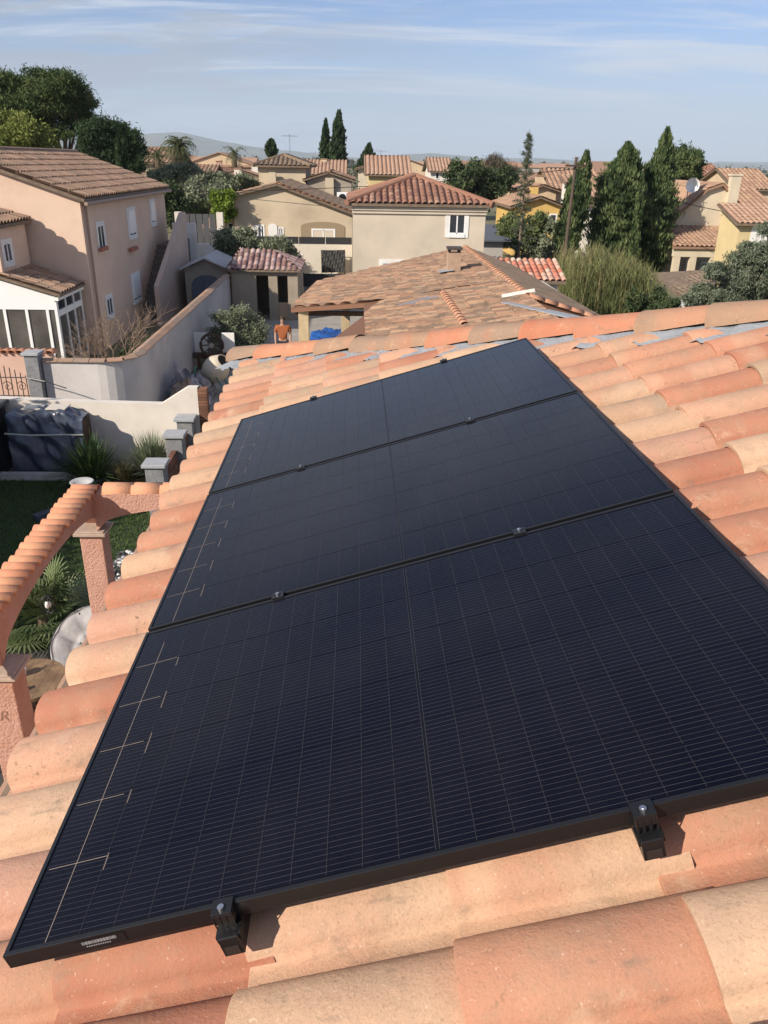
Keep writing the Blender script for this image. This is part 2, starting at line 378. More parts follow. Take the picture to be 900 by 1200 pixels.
# ------------------------------------------------------------------ own house: walls, roof, tiles
peach = mat('peach_render', (0.62,0.36,0.26), (0.56,0.31,0.22), rough=0.95, scale=3, bump=0.6, bscale=45)
HIPS = 5.72                            # plan line of the hip: X + Y = HIPS
EU = -0.37                             # eave, in roof-plane u
RIDX = 4.6
own = thing('tiled_house', 'near house with a shallow terracotta barrel tile roof carrying the solar panels', 'house')
eX = EU*CT; eY = HIPS-eX
g = MB(); g.box(0.05, 2*RIDX-eX-0.4, -9, eY-0.42, 0, 4.62); obj('wall', g, peach, own)
roofm = mat('roof_underlay', (0.23,0.17,0.12), (0.15,0.11,0.08), rough=0.95)
def topz(X, n): return ZP + (X + n*ST)/CT*ST + n*CT
dk = -0.185
g = MB(); zr = topz(RIDX, dk); ze = topz(eX, dk); xr = 2*RIDX-eX
A = (eX, -9, ze); B = (eX, eY, ze); Cc = (xr, eY, ze); D = (xr, -9, ze); E1 = (RIDX, -9, zr); E2 = (RIDX, eY-(RIDX-eX), zr)
dn = (0, 0, -0.14); lo = lambda p: (p[0], p[1], p[2]-0.14)
g.add([A,B,Cc,D,E1,E2]+[lo(p) for p in (A,B,Cc,D,E1,E2)], [(0,4,5,1),(1,5,2),(2,5,4,3),(0,6,10,4),(4,10,9,3),(6,0,1,7),(7,1,2,8),(8,2,3,9),(6,7,11,10),(7,8,11),(8,9,10,11)])
roof = obj('roof', g, roofm, own)
far_up = Vector((0, -1, 0.28)); 
tile_sheet(roof, mat('terracotta_far_field', (0.6,0.3,0.2), tcol=TERRA, rough=0.9), [Vector(B)+Vector((0,0,.02)), Vector(Cc)+Vector((0,0,.02)), Vector(E2)+Vector((0,0,.02))], far_up, period=0.242, course=0.405, name='far_tile_field')
tile_sheet(roof, MATS['terracotta_far_field'], [Vector(Cc)+Vector((0,0,.02)), Vector(D)+Vector((0,0,.02)), Vector(E1)+Vector((0,0,.02)), Vector(E2)+Vector((0,0,.02))], (-1,0,.28), period=0.242, course=0.405, name='rear_tile_field')

def roman_tile(L=0.45, wb=0.182, wf=0.062, h=0.070, t=0.013, seg=10):
    """barrel with a flat channel on its near side; x up the slope, y along the eave, z off the roof"""
    prof = [(-wf, 0.010), (-wf+0.008, 0.0), (-0.012, 0.0)]
    for k in range(seg+1):
        a = math.pi*(1-k/seg); c = math.cos(a); s_ = math.sin(a)
        prof.append((wb/2+wb/2*math.copysign(abs(c)**0.9, c), h*s_**0.92 if s_ > 1e-6 else 0.0))
    V, Fc, sm = [], [], []
    K = len(prof)
    def inner(i):
        y, z = prof[i]; cy, cz = wb/2, 0.0
        if i < 3: return (y, z-t)
        d = Vector((y-cy, z+0.012)).normalized(); return (y-d[0]*t, max(z-d[1]*t, -t))
    st = [(0.0, 0.0), (0.004, 0.0035), (L*0.5, 0.0035), (L, 0.0035)]
    for x, gz in st:
        lift = 0.018*(1-x/L)
        for i, (y, z) in enumerate(prof): V.append((x, y, z+lift+(gz-0.0035)))
    for s_ in range(3):
        for i in range(K-1): Fc.append((s_*K+i, (s_+1)*K+i, (s_+1)*K+i+1, s_*K+i+1)); sm.append(True)
    o = len(V)
    for i in range(K): y, z = prof[i]; V.append((0.0, y, z+0.0145))
    for i in range(K): y, z = inner(i); V.append((0.0, y, z+0.0145))
    for i in range(K-1): Fc.append((o+i, o+i+1, o+K+i+1, o+K+i)); sm.append(False)
    o2 = len(V)
    for x in (0.0, L):
        for i in range(K): y, z = inner(i); V.append((x, y, z+0.018*(1-x/L)-0.0035))
    for i in range(K-1): Fc.append((o2+i, o2+i+1, o2+K+i+1, o2+K+i)); sm.append(True)
    me = bpy.data.meshes.new('roof_tile'); me.from_pydata(V, [], Fc); me.materials.append(M_TILE)
    me.polygons.foreach_set('use_smooth', sm); me.update(); return me
TILES = [roman_tile(), roman_tile(h=0.067, wb=0.184), roman_tile(h=0.072, wb=0.180)]
ROT = Matrix(((CT, 0, -ST), (0, 1, 0), (ST, 0, CT)))
PV, PU, V0, NF = 0.242, 0.405, -0.012, -0.174
cands = []
for i in range(0, 11):
    for j in range(-16, 27):
        u, v = EU+i*PU, V0+j*PV
        cx = RP(u, v, NF).x
        if cx+v > HIPS-0.02: continue
        p = px(RP(u+0.2, v+0.1, -0.1))
        if p is None: sc_ = 1e9
        else: sc_ = max(0, -p[0]-40, p[0]-1000)+max(0, p[1]-1300)
        cands.append((sc_, i, j, u, v))
cands.sort(key=lambda c: c[0])
rest = MB()
for idx, (sc_, i, j, u, v) in enumerate(cands):
    du, dv, dn_ = random.gauss(0, 0.006), random.gauss(0, 0.0035), random.gauss(0, 0.002)
    me = random.choice(TILES); org = RP(u+du, v+dv, NF+dn_)
    rz = Matrix.Rotation(random.gauss(0, 0.008), 3, 'Z'); rx = Matrix.Rotation(random.gauss(0, 0.012), 3, 'X')
    mw = Matrix.Translation(org) @ (ROT @ rz @ rx).to_4x4()
    # tiles that meet the hip are cut along it
    cut = HIPS-0.255-random.uniform(-0.015, 0.03)
    cen = mw @ Vector((0.45, 0.19, 0))
    if cen.x+cen.y > cut:
        bm = bmesh.new(); bm.from_mesh(me)
        inv = mw.inverted(); p0 = inv @ Vector((0, cut, 0)); nrm = (ROT @ rz @ rx).transposed() @ Vector((1, 1, 0)).normalized()
        bmesh.ops.bisect_plane(bm, geom=bm.verts[:]+bm.edges[:]+bm.faces[:], plane_co=(inv @ Vector((0, cut, org.z))), plane_no=nrm, clear_outer=True)
        if len(bm.faces) < 3: bm.free(); continue
        me = bpy.data.meshes.new('roof_tile'); bm.to_mesh(me); bm.free(); me.materials.append(M_TILE)
    if idx >= 298:                     # past the limit of single pieces: joined, well outside the frame
        rest.cur = random.random(); rest.add([mw @ v_.co for v_ in me.vertices], [tuple(p_.vertices) for p_ in me.polygons]); continue
    o = bpy.data.objects.new('roof_tile', me); COL.objects.link(o); o.parent = roof; o.matrix_local = mw
if rest.v: obj('outer_tile_field', rest, MATS['terracotta_far_field'], roof, smooth=True)['kind'] = 'stuff'
# hip cap tiles
def cap_tile(L=0.43, r0=0.134, r1=0.094, seg=12, t=0.013):
    V, Fc, sm = [], [], []
    for x, r in ((0, r0-0.004), (0.005, r0), (L*0.5, (r0+r1)/2), (L, r1)):
        for k in range(seg+1): a = math.pi*k/seg; V.append((x, r*math.cos(a), r*0.86*math.sin(a)))
    K = seg+1
    for s_ in range(3):
        for i in range(K-1): Fc.append((s_*K+i, s_*K+i+1, (s_+1)*K+i+1, (s_+1)*K+i)); sm.append(True)
    o = len(V)
    for r in (r0-0.004, r0-0.004-t):
        for k in range(seg+1): a = math.pi*k/seg; V.append((0, r*math.cos(a), r*0.86*math.sin(a)))
    for i in range(K-1): Fc.append((o+i, o+i+1, o+K+i+1, o+K+i)); sm.append(False)
    me = bpy.data.meshes.new('ridge_tile'); me.from_pydata(V, [], Fc); me.materials.append(M_RIDGE); me.polygons.foreach_set('use_smooth', sm); me.update(); return me
CAPT = cap_tile()
hdir = Vector((1, -1, ST/CT)).normalized(); side_ = Vector((1, 1, 0)).normalized(); upn = hdir.cross(side_)*-1
if upn.z < 0: upn = -upn
s_ = -0.06
while s_ < 6.2:
    b0 = Vector((eX, eY, topz(eX, -0.155)))+hdir*s_
    if b0.x > RIDX-0.3: break
    jx = Matrix.Rotation(random.gauss(0, 0.03), 3, 'Z') @ Matrix.Rotation(R(-3.6)+random.gauss(0, 0.014), 3, 'Y')
    mm = (Matrix((hdir, -side_ if hdir.cross(-side_).z > 0 else side_, upn)).transposed()) @ jx
    o = bpy.data.objects.new('ridge_tile', CAPT); COL.objects.link(o); o.parent = roof
    o.matrix_local = Matrix.Translation(b0+Vector((0, 0, 0.012+random.gauss(0, 0.004)))) @ mm.to_4x4()
    s_ += 0.395+random.gauss(0, 0.012)
# pleated zinc flashing under the caps
fl = MB(); n1 = 220
pa, pb = [], []
for k in range(n1+1):
    t = k/n1*5.9; base = Vector((eX, eY, topz(eX, -0.108)))+hdir*t
    wv = 0.010*math.sin(t*37)+0.007*math.sin(t*91+1)
    inn = -0.30+0.01*math.sin(t*7)
    for q in (0.0, 0.33, 0.66, 1.0):
        p = base+side_*(inn*q); drop = topz(p.x, -0.108)-p.z
        fl.v.append((p.x, p.y, p.z+drop+wv*q-0.018*q+random.uniform(-.003,.003))); fl.a.append(0.5)
for k in range(n1):
    for q in range(3): fl.f.append((k*4+q, (k+1)*4+q, (k+1)*4+q+1, k*4+q+1))
obj('flashing', fl, M_ZINC, roof, smooth=True)
for zg in (0,):
    g = MB(); g.tube([(eX-0.03, -8, topz(eX, -0.32)), (eX-0.03, eY, topz(eX, -0.32))], 0.06, 10); obj('gutter', g, mat('gutter_pvc', (0.45,0.27,0.18), rough=0.5), own, smooth=True)

# ------------------------------------------------------------------ solar panels
PW, PH, PG = 1.722, 1.134, 0.020
cellm = bpy.data.materials.new('solar_cell'); cellm.use_nodes = True
cb = cellm.node_tree.nodes['Principled BSDF']; cn, cl = cellm.node_tree.nodes, cellm.node_tree.links
cb.inputs['Roughness'].default_value = 0.5; cb.inputs['Specular IOR Level'].default_value = 0.05; cb.inputs['Coat Weight'].default_value = 1.0; cb.inputs['Coat Roughness'].default_value = 0.12; cb.inputs['Coat IOR'].default_value = 1.26
oi = cn.new('ShaderNodeObjectInfo'); mr = cn.new('ShaderNodeMix'); mr.data_type = 'RGBA'; cl.new(oi.outputs['Random'], mr.inputs[0])
mr.inputs[6].default_value = (0.0012,0.0015,0.0055,1); mr.inputs[7].default_value = (0.0019,0.0023,0.0078,1)
# thin dust and dried drops on the glass, stretched to paint streaky highlights
tcd = cn.new('ShaderNodeTexCoord'); geo = cn.new('ShaderNodeNewGeometry')
dn1 = cn.new('ShaderNodeTexNoise'); dn1.inputs['Scale'].default_value = 3.0; dn1.inputs['Detail'].default_value = 8; dmp = cn.new('ShaderNodeMapping'); dmp.inputs['Scale'].default_value = (4.0, 0.7, 1.0); cl.new(geo.outputs['Position'], dmp.inputs[0]); cl.new(dmp.outputs[0], dn1.inputs['Vector'])
dmr = cn.new('ShaderNodeMapRange'); cl.new(dn1.outputs[0], dmr.inputs[0]); dmr.inputs[1].default_value = 0.4; dmr.inputs[2].default_value = 0.8; dmr.inputs[3].default_value = 0.0; dmr.inputs[4].default_value = 0.006
dmx = cn.new('ShaderNodeMix'); dmx.data_type = 'RGBA'; cl.new(dmr.outputs[0], dmx.inputs[0]); cl.new(mr.outputs[2], dmx.inputs[6]); dmx.inputs[7].default_value = (0.36,0.33,0.30,1)
cl.new(dmx.outputs[2], cb.inputs['Base Color'])
backm = mat('black_backsheet', (0.004,0.0045,0.008), rough=0.5, coat=0.4, spec=0.05)
wirem = mat('cell_wire', (0.085,0.085,0.095), rough=0.5, spec=0.1)
ribm = mat('copper_ribbon_glint', (0.42,0.33,0.27), rough=0.45, coat=0.5)
CU, CVv = 0.0705, 0.1838
cellmesh = None
def rq(mb, u0, u1, v0, v1, n): mb.add([RP(u0,v0,n), RP(u1,v0,n), RP(u1,v1,n), RP(u0,v1,n)], [(0,1,2,3)])
def rbox(mb, u0, u1, v0, v1, n0, n1):
    mb.add([RP(u0,v0,n0),RP(u1,v0,n0),RP(u1,v1,n0),RP(u0,v1,n0),RP(u0,v0,n1),RP(u1,v0,n1),RP(u1,v1,n1),RP(u0,v1,n1)], [(0,3,2,1),(4,5,6,7),(0,1,5,4),(1,2,6,5),(2,3,7,6),(3,0,4,7)])
plabels = ['black solar panel whose front edge carries a small white sticker', 'black solar panel in the middle, between the two others', 'black solar panel next to the ridge tiles and zinc flashing']
for k in range(3):
    v0 = k*(PH+PG)
    P = thing('solar_panel', plabels[k], 'solar panel', RP(PW/2, v0+PH/2, -0.035))
    P['group'] = 'solar panels on the tiled roof'
    lip = 0.010
    for a in ((0, PW, v0, v0+lip), (0, PW, v0+PH-lip, v0+PH), (0, lip, v0+lip+.0006, v0+PH-lip-.0006), (PW-lip, PW, v0+lip+.0006, v0+PH-lip-.0006)):
        g = MB(); rbox(g, *a, -0.035, 0.0); obj('frame_bar', g, M_BLACK, P, bevel=0.0012)
    g = MB(); rbox(g, lip, PW-lip, v0+lip, v0+PH-lip, -0.010, -0.0030); obj('backsheet', g, backm, P)
    for h_ in (0, 1):
        for i in range(12):
            for j in range(6):
                cu = 0.0125+i*CU if h_ == 0 else PW-0.0125-(12-i)*CU+0.0016
                cv = v0+0.0105+0.005+j*CVv
                if cellmesh is None:
                    cellmesh = bpy.data.meshes.new('solar_cell'); a_, b_ = CU-0.0016, CVv-0.0022
                    cellmesh.from_pydata([(0,0,0),(a_,0,0),(a_,b_,0),(0,b_,0),(0,0,-.0004),(a_,0,-.0004),(a_,b_,-.0004),(0,b_,-.0004)], [], [(0,1,2,3),(0,4,5,1),(1,5,6,2),(2,6,7,3),(3,7,4,0)]); cellmesh.materials.append(cellm)
                o = bpy.data.objects.new('solar_cell', cellmesh); COL.objects.link(o); o.parent = P
                o.location = RP(cu, cv, -0.0024)-POS[P.name]; o.rotation_euler = (0, -ROOF_TILT, 0)
    g = MB()
    nw = 13
    for j in range(6):
        for q in range(nw):
            vv = v0+0.0155+j*CVv+(q+0.5)*(CVv-0.0022)/nw
            for (ua, ub) in ((0.016, PW/2-0.0035), (PW/2+0.0035, PW-0.016)):
                # wires are broken into lengths that sit a touch higher or lower, as drawn wire does
                uu = ua
                while uu < ub-0.01:
                    ue = min(ub, uu+CU)
                    dv = random.gauss(0, 0.00012); ww = random.uniform(0.00024, 0.00034)
                    rq(g, uu, ue-.0012, vv+dv-ww, vv+dv+ww, -0.0019); uu = ue
    o = obj('busbar_wires', g, wirem, P); o['kind'] = 'stuff'
    g = MB()
    rq(g, 0.0828, 0.0837, v0+0.012, v0+PH-0.09, -0.0016)  # sun glints on the ribbons, drawn as bright copper strips
    for j in range(1, 6):
        vv = v0+0.0145+j*CVv; rq(g, 0.020, 0.118+random.uniform(0, 0.04), vv-0.0006, vv+0.0006, -0.0013)
        rq(g, 0.1545, 0.1555, vv-random.uniform(.03,.07), vv+random.uniform(.0,.03), -0.0016)
    obj('ribbon_glint', g, ribm, P)
    g = MB()
    for i in range(1, 12):
        for h_ in (0, 1):
            cu = 0.0117+i*CU if h_ == 0 else PW-0.0117-(12-i)*CU
            vv = v0+0.014
            while vv < v0+PH-0.02:
                L = random.uniform(0.05, 0.22)
                if random.random() < 1.1: rq(g, cu-0.0004, cu+0.0004, vv, min(vv+L, v0+PH-0.014), -0.0015)
                vv += L+random.uniform(0.0, 0.012)
    for sd in (-1, 1): rq(g, PW/2+sd*.0036-.0005, PW/2+sd*.0036+.0005, v0+.014, v0+PH-.014, -0.0015)
    obj('cell_gap_wires', g, mat('gap_wire', (0.05,0.05,0.056), rough=0.5, spec=0.1), P)['kind'] = 'stuff'
    if k == 0:
        g = MB(); fv = -0.0012
        g.add([RP(0.145,fv,-.030), RP(0.245,fv,-.030), RP(0.245,fv,-.006), RP(0.145,fv,-.006)], [(0,1,2,3)]); st_ = obj('sticker', g, mat('sticker_black', (0.012,0.012,0.013), rough=0.35), P)
        g = MB(); x = 0.158
        while x < 0.226:
            wd = random.choice((.0022, .0035, .005)); g.add([RP(x,fv-.0006,-.017), RP(x+wd,fv-.0006,-.017), RP(x+wd,fv-.0006,-.009), RP(x,fv-.0006,-.009)], [(0,1,2,3)]); x += wd+.0012
        x = 0.164
        while x < 0.214: g.add([RP(x,fv-.0006,-.024), RP(x+.003,fv-.0006,-.024), RP(x+.003,fv-.0006,-.0205), RP(x,fv-.0006,-.0205)], [(0,1,2,3)]); x += .0046
        obj('printed_code', g, mat('print_white', (0.24,0.24,0.24), rough=0.5), st_)
for ru in (0.447, 1.235):
    side_lab = 'black mounting rail under the panels, its end by the white sticker' if ru < 1 else 'black mounting rail under the panels, its end well up the slope from the sticker'
    T = thing('mounting_rail', side_lab, 'rail', RP(ru, 1.7, -0.085), 'rails under the solar panels')
    g = MB(); rbox(g, ru-.020, ru+.020, -0.042, 3.50, -0.083, -0.0365); rl = obj('rail', g, M_BLACK, T, bevel=0.002)
    g = MB(); rbox(g, ru-.014, ru+.014, -0.0435, -0.0425, -0.078, -0.058); obj('hollow_shade', g, mat('rail_end', (0.030,0.022,0.018), rough=0.6), rl)  # dark plate drawn in place of the shaded hollow of the rail
    for v in (0.0, PH+PG/2, 2*PH+1.5*PG, 3*PH+2*PG):
        endc = v < 0.1 or v > 3.3; sg = -1 if v < 1.0 else 1
        g = MB()
        if endc:
            a, b_ = (v-.024, v+.011) if sg < 0 else (v-.011, v+.024)
            rbox(g, ru-.020, ru+.020, a, b_, 0.0012, 0.0062)
            a, b_ = (v-.024, v-.0015) if sg < 0 else (v+.0015, v+.024)
            rbox(g, ru-.020, ru+.020, a, b_, -0.020, 0.0010)
            a, b_ = (v-.018, v-.0015) if sg < 0 else (v+.0015, v+.018)
            rbox(g, ru-.013, ru+.013, a, b_, -0.0365, -0.0202)
            for q in (-.018, -.006, .006, .018):
                rbox(g, ru+q-.0016, ru+q+.0016, (v-.0255 if sg < 0 else v+.0241), (v-.0241 if sg < 0 else v+.0255), -0.032, 0.001)
            rbox(g, ru-.024, ru+.024, (v-.036 if sg < 0 else v+.004), (v-.004 if sg < 0 else v+.036), -0.052, -0.0367)
        else:
            rbox(g, ru-.020, ru+.020, v-.019, v+.019, 0.0012, 0.0060); rbox(g, ru-.016, ru+.016, v-.008, v+.008, -0.036, 0.0010)
        ck = obj('clamp', g, M_BLACK, T, bevel=0.0015)
        bc = v if not endc else v+sg*.012
        g = MB(); nn = RP(0,0,1)-RP(0,0,0); c0 = RP(ru, bc, 0.0063); g.tube([c0, c0+nn*0.0055], 0.0066, 12); g.tube([c0+nn*0.0056, c0+nn*0.0062], 0.0026, 6); obj('bolt', g, M_STEEL, ck)
# ------------------------------------------------------------------ pergola with tiled arch beam
pinkst = mat('pink_stucco', (0.60,0.35,0.27), (0.53,0.29,0.21), rough=0.95, scale=5, bump=1.0, bscale=38)
pg = thing('pergola', 'pink stucco pergola with arched beam topped by terracotta tiles over the lawn', 'pergola', (-2.5, 6.3, 0))
BX = -2.52; BW = 0.10
def column(cx, cy, zt):
    g = MB(); g.box(cx-.135, cx+.135, cy-.135, cy+.135, 0, zt-.05); c = obj('column', g, pinkst, pg, bevel=0.012)
    g = MB(); g.box(cx-.19, cx+.19, cy-.19, cy+.19, zt-.05, zt-.015); g.box(cx-.165, cx+.165, cy-.165, cy+.165, zt-.0148, zt); obj('capital', g, mat('capital_stone', (0.50,0.40,0.32), (0.4,0.3,0.24), rough=0.9, scale=8), c, bevel=0.006)
    return c
cA = column(BX+.08, 4.85, 2.30); cB = column(BX+.02, 7.72, 2.30); column(BX+.08, 2.0, 2.30)
# emblem scratched into the column face that looks at the camera
cu_ = bpy.data.curves.new('monogram', 'FONT'); cu_.body = 'R'; cu_.size = 0.15; cu_.extrude = 0.001; cu_.shear = 0.25
tmp = bpy.data.objects.new('monogram', cu_); COL.objects.link(tmp); bpy.context.view_layer.update()
dg = bpy.context.evaluated_depsgraph_get(); me = bpy.data.meshes.new_from_object(tmp.evaluated_get(dg)); bpy.data.objects.remove(tmp)
me.materials.clear(); me.materials.append(mat('monogram_brown', (0.30,0.16,0.11), rough=0.8))
mo = bpy.data.objects.new('monogram', me); COL.objects.link(mo); mo.parent = cA
mo.location = Vector((BX+.03, 4.85-.1375, 1.80))-POS[pg.name]; mo.rotation_euler = (math.pi/2, 0, 0)
def arch_beam(name, a, b, zb, zt, drop, w, axis):
    """beam from a to b along one axis: soffit is an arch that drops to the supports"""
    g = MB(); n = 18; prev = None; rows = []
    for k in range(n+1):
        t = k/n; c = Vector(a).lerp(Vector(b), t); s = 1-(2*t-1)**2
        z0 = zb-drop*(1-math.sqrt(max(0.0, s)))
        o = Vector((w, 0, 0)) if axis == 'y' else Vector((0, w, 0))
        rows.append([c-o+Vector((0,0,z0)), c+o+Vector((0,0,z0)), c+o+Vector((0,0,zt)), c-o+Vector((0,0,zt))])
    for r in rows: g.v += [tuple(p) for p in r]; g.a += [.5]*4
    for k in range(n):
        for q in range(4): g.f.append((k*4+q, k*4+(q+1) % 4, (k+1)*4+(q+1) % 4, (k+1)*4+q))
    g.f.append((0,3,2,1)); g.f.append(tuple(n*4+q for q in range(4)))
    return obj(name, g, pinkst, pg)
bm1 = arch_beam('beam', (BX, 4.85, 0), (BX, 7.84, 0), 2.64, 2.78, 0.35, BW, 'y')
bm3 = arch_beam('beam', (BX, 2.0, 0), (BX, 4.84, 0), 2.64, 2.78, 0.35, BW, 'y')
bm2 = arch_beam('beam', (BX+BW+.002, 7.72, 0), (0.05, 7.72, 0), 2.60, 2.78, 0.30, 0.12, 'x')
def half_barrel(L, r, t=.012, seg=8, m=None):
    V, Fc = [], []
    for x, rr in ((0, r), (L, r*.9)):
        for k in range(seg+1): a = math.pi*k/seg; V.append((x, rr*math.cos(a), rr*.8*math.sin(a)))
    for x, rr in ((0, r-t), (L, r*.9-t)):
        for k in range(seg+1): a = math.pi*k/seg; V.append((x, rr*math.cos(a), rr*.8*math.sin(a)))
    K = seg+1; n = 0
    for i in range(seg):
        Fc += [(i, i+1, K+i+1, K+i), (2*K+i, 3*K+i, 3*K+i+1, 2*K+i+1), (i, 2*K+i, 2*K+i+1, i+1), (K+i, K+i+1, 3*K+i+1, 3*K+i)]
    me = bpy.data.meshes.new('coping_tile'); me.from_pydata(V, [], Fc); me.materials.append(m or M_COPE)
    me.polygons.foreach_set('use_smooth', [j % 4 < 2 for j in range(len(Fc))]); me.update(); return me
PT = half_barrel(0.31, 0.078)
def put(me, name, parent, loc, rz=0.0, ry=0.0, rx=0.0):
    o = bpy.data.objects.new(name, me); COL.objects.link(o); o.parent = parent
    o.location = Vector(loc)-wpos(parent); o.rotation_euler = (rx, ry, rz); return o
y = 7.74
while y > 1.95:
    put(PT, 'coping_tile', bm1 if y > 4.85 else bm3, (BX-.165+random.gauss(0,.009), y+random.gauss(0,.006), 2.782+random.gauss(0,.004)), rz=random.gauss(0,.03), rx=random.gauss(0,.04)); y -= 0.143
PT2 = half_barrel(0.36, 0.125)
for k in range(7): put(PT2, 'coping_tile', bm2, (-2.30+k*.335, 7.72, 2.772), ry=-.03)

# ------------------------------------------------------------------ terrace: deck, table, chairs, palm, lantern
deck = struct(obj('deck', MB().box(-5.4, -0.02, 3.0, 8.46, -0.04, 0.02), M_WOODDK))
plm = mat('deck_plank', (0.085,0.075,0.066), (0.055,0.048,0.042), rough=0.75, scale=7, rnd=0.25)
dkm = bpy.data.meshes.new('deck_plank'); g = MB().box(0, .138, 0, 5.4, 0, .028); dkm.from_pydata(g.v, [], g.f); dkm.materials.append(plm)
for k in range(36): put(dkm, 'deck_plank', deck, (-5.38+k*.148, 3.03, 0.022))
tb = thing('reel_table', 'round cable reel table of worn wood standing on the dark deck', 'table', (-3.22, 6.85, 0.05))
wood = mat('reel_wood', (0.30,0.20,0.11), (0.17,0.105,0.06), rough=0.75, scale=4, stain=(5, .52, (0.09,0.06,0.04), .7))
c = Vector((-3.22, 6.85, 0))
for k in range(7):
    x0 = -.43+k*.123; x1 = x0+.120; g = MB(); pts = []
    for x in np.linspace(max(x0,-.428), min(x1,.428), 5): pts.append(c+Vector((x, -math.sqrt(max(0,.43**2-x*x)), .655)))
    for x in np.linspace(min(x1,.428), max(x0,-.428), 5): pts.append(c+Vector((x, math.sqrt(max(0,.43**2-x*x)), .655)))
    g.prism(pts, (0, 0, .045)); obj('top_board', g, wood, tb)
g = MB(); g.lathe(c, [(.425,.61),(.425,.653)], 36); obj('top_disc', g, M_WOODDK, tb)
for k in range(18):
    a = 2*math.pi*k/18; g = MB(); p = c+Vector((math.cos(a)*.26, math.sin(a)*.26, 0)); t = Vector((-math.sin(a), math.cos(a), 0)); g.obox(p+Vector((0,0,.36)), t*.043, Vector((math.cos(a), math.sin(a), 0))*.012, (0,0,.249)); obj('drum_stave', g, mat('stave_wood', (0.20,0.11,0.055), (0.13,0.07,0.035), scale=6, rnd=.25), tb)
g = MB(); g.lathe(c, [(.43,.052),(.43,.108)], 36); obj('bottom_disc', g, wood, tb)
pot = thing('potted_plant', 'small white pot with a grass sprig on the reel table', 'plant pot', (-3.32, 6.93, .702))
g = MB(); q = Vector((-3.32, 6.93, .702)); g.lathe(q, [(.035,0),(.052,.0),(.062,.10),(.055,.102),(.05,.09)], 18); obj('pot', g, M_PVC, pot, smooth=False)
g = MB()
for k in range(16): a = random.uniform(0, 6.3); L = random.uniform(.08,.2); g.tube([q+Vector((0,0,.085)), q+Vector((math.cos(a)*.03, math.sin(a)*.03, .085+L*.7)), q+Vector((math.cos(a)*.09, math.sin(a)*.09, .085+L))], [.004,.003,.001], 4)
obj('sprig', g, mat('sprig_green', (0.10,0.16,0.05), rough=.7), pot)
jar = thing('glass_jar', 'small amber candle jar standing at the rim of the reel table', 'jar', (-3.26, 6.58, .702))
q = Vector((-3.26, 6.58, .702)); obj('jar_body', MB().lathe(q, [(.03,0),(.038,.01),(.038,.09),(.028,.10)], 16), mat('amber_glass', (0.35,0.22,0.08), rough=.15), jar, smooth=False); obj('lid', MB().lathe(q, [(.03,.101),(.03,.115)], 16), M_BLACK, jar)
def chair(loc, rz, label):
    T = thing('lounge_chair', label, 'chair', loc, 'grey cushioned lounge chairs'); L = Vector(loc); rm = Matrix.Rotation(rz, 3, 'Z')
    tr = lambda p: L+rm @ Vector(p)
    g = MB(); N = 40; Mv = 22; 
    # tufted bowl cushion: a shallow dish leaning back
    for i in range(Mv+1):
        r = .46*i/Mv
        for k in range(N):
            a = 2*math.pi*k/N; x, yv = r*math.cos(a), r*math.sin(a)
            tuft = .07*abs(math.sin(a*4))**.6*min(1, r/.15)*abs(math.sin(r*14))**.5
            z = .9*r*r+tuft
            g.v.append(tuple(tr((x, yv*.8-.55*(z+.0), .42+z+yv*.62)))); g.a.append(.5)
    base = len(g.v)
    for i in range(Mv+1):
        r = .475*i/Mv
        for k in range(N):
            a = 2*math.pi*k/N; x, yv = r*math.cos(a), r*math.sin(a); z = .9*r*r-.09*(1-(i/Mv)**6)
            g.v.append(tuple(tr((x, yv*.8-.55*z, .42+z+yv*.62)))); g.a.append(.5)
    for o_, fl_ in ((0, 1), (base, -1)):
        for i in range(Mv):
            for k in range(N):
                f = (o_+i*N+k, o_+i*N+(k+1) % N, o_+(i+1)*N+(k+1) % N, o_+(i+1)*N+k); g.f.append(f[::-1] if fl_ > 0 else f)
    for k in range(N): g.f.append((Mv*N+k, Mv*N+(k+1) % N, base+Mv*N+(k+1) % N, base+Mv*N+k))
    obj('cushion', g, mat('grey_cushion', (0.40,0.39,0.39), (0.30,0.295,0.30), rough=.9, scale=8, bump=.3), T, smooth=True)
    g = MB()
    for r, nb_ in ((.0, 1), (.17, 6), (.33, 9)):
        for k in range(nb_): a = 2*math.pi*k/nb_; x, yv = r*math.cos(a), r*math.sin(a); z = .9*r*r+.012; g.ball(tr((x, yv*.8-.55*z, .42+z+yv*.62)), .017, 6, 4)
    obj('buttons', g, mat('button_grey', (0.12,0.12,0.125), rough=.8), T)
    g = MB(); ring = [tr((.49*math.cos(a), .49*math.sin(a)*.8-.12, .60+.49*math.sin(a)*.62)) for a in np.linspace(0, 2*math.pi, 25)]; g.tube(ring, .013, 6, False); obj('frame_ring', g, M_BLACK, T)
    for a in (.8, 2.3, 3.9, 5.5):
        g = MB(); g.tube([tr((.46*math.cos(a), .46*math.sin(a)*.8-.12, .58+.46*math.sin(a)*.62)), tr((.30*math.cos(a), .30*math.sin(a), 0.0))], .011, 6); obj('leg', g, M_BLACK, T)
chair((-2.80, 7.85, .05), R(-28), 'grey tufted lounge chair on the deck between palm and reel table')
chair((-2.50, 5.78, .05), R(-50), 'grey lounge chair on the deck at the pergola column with the monogram')
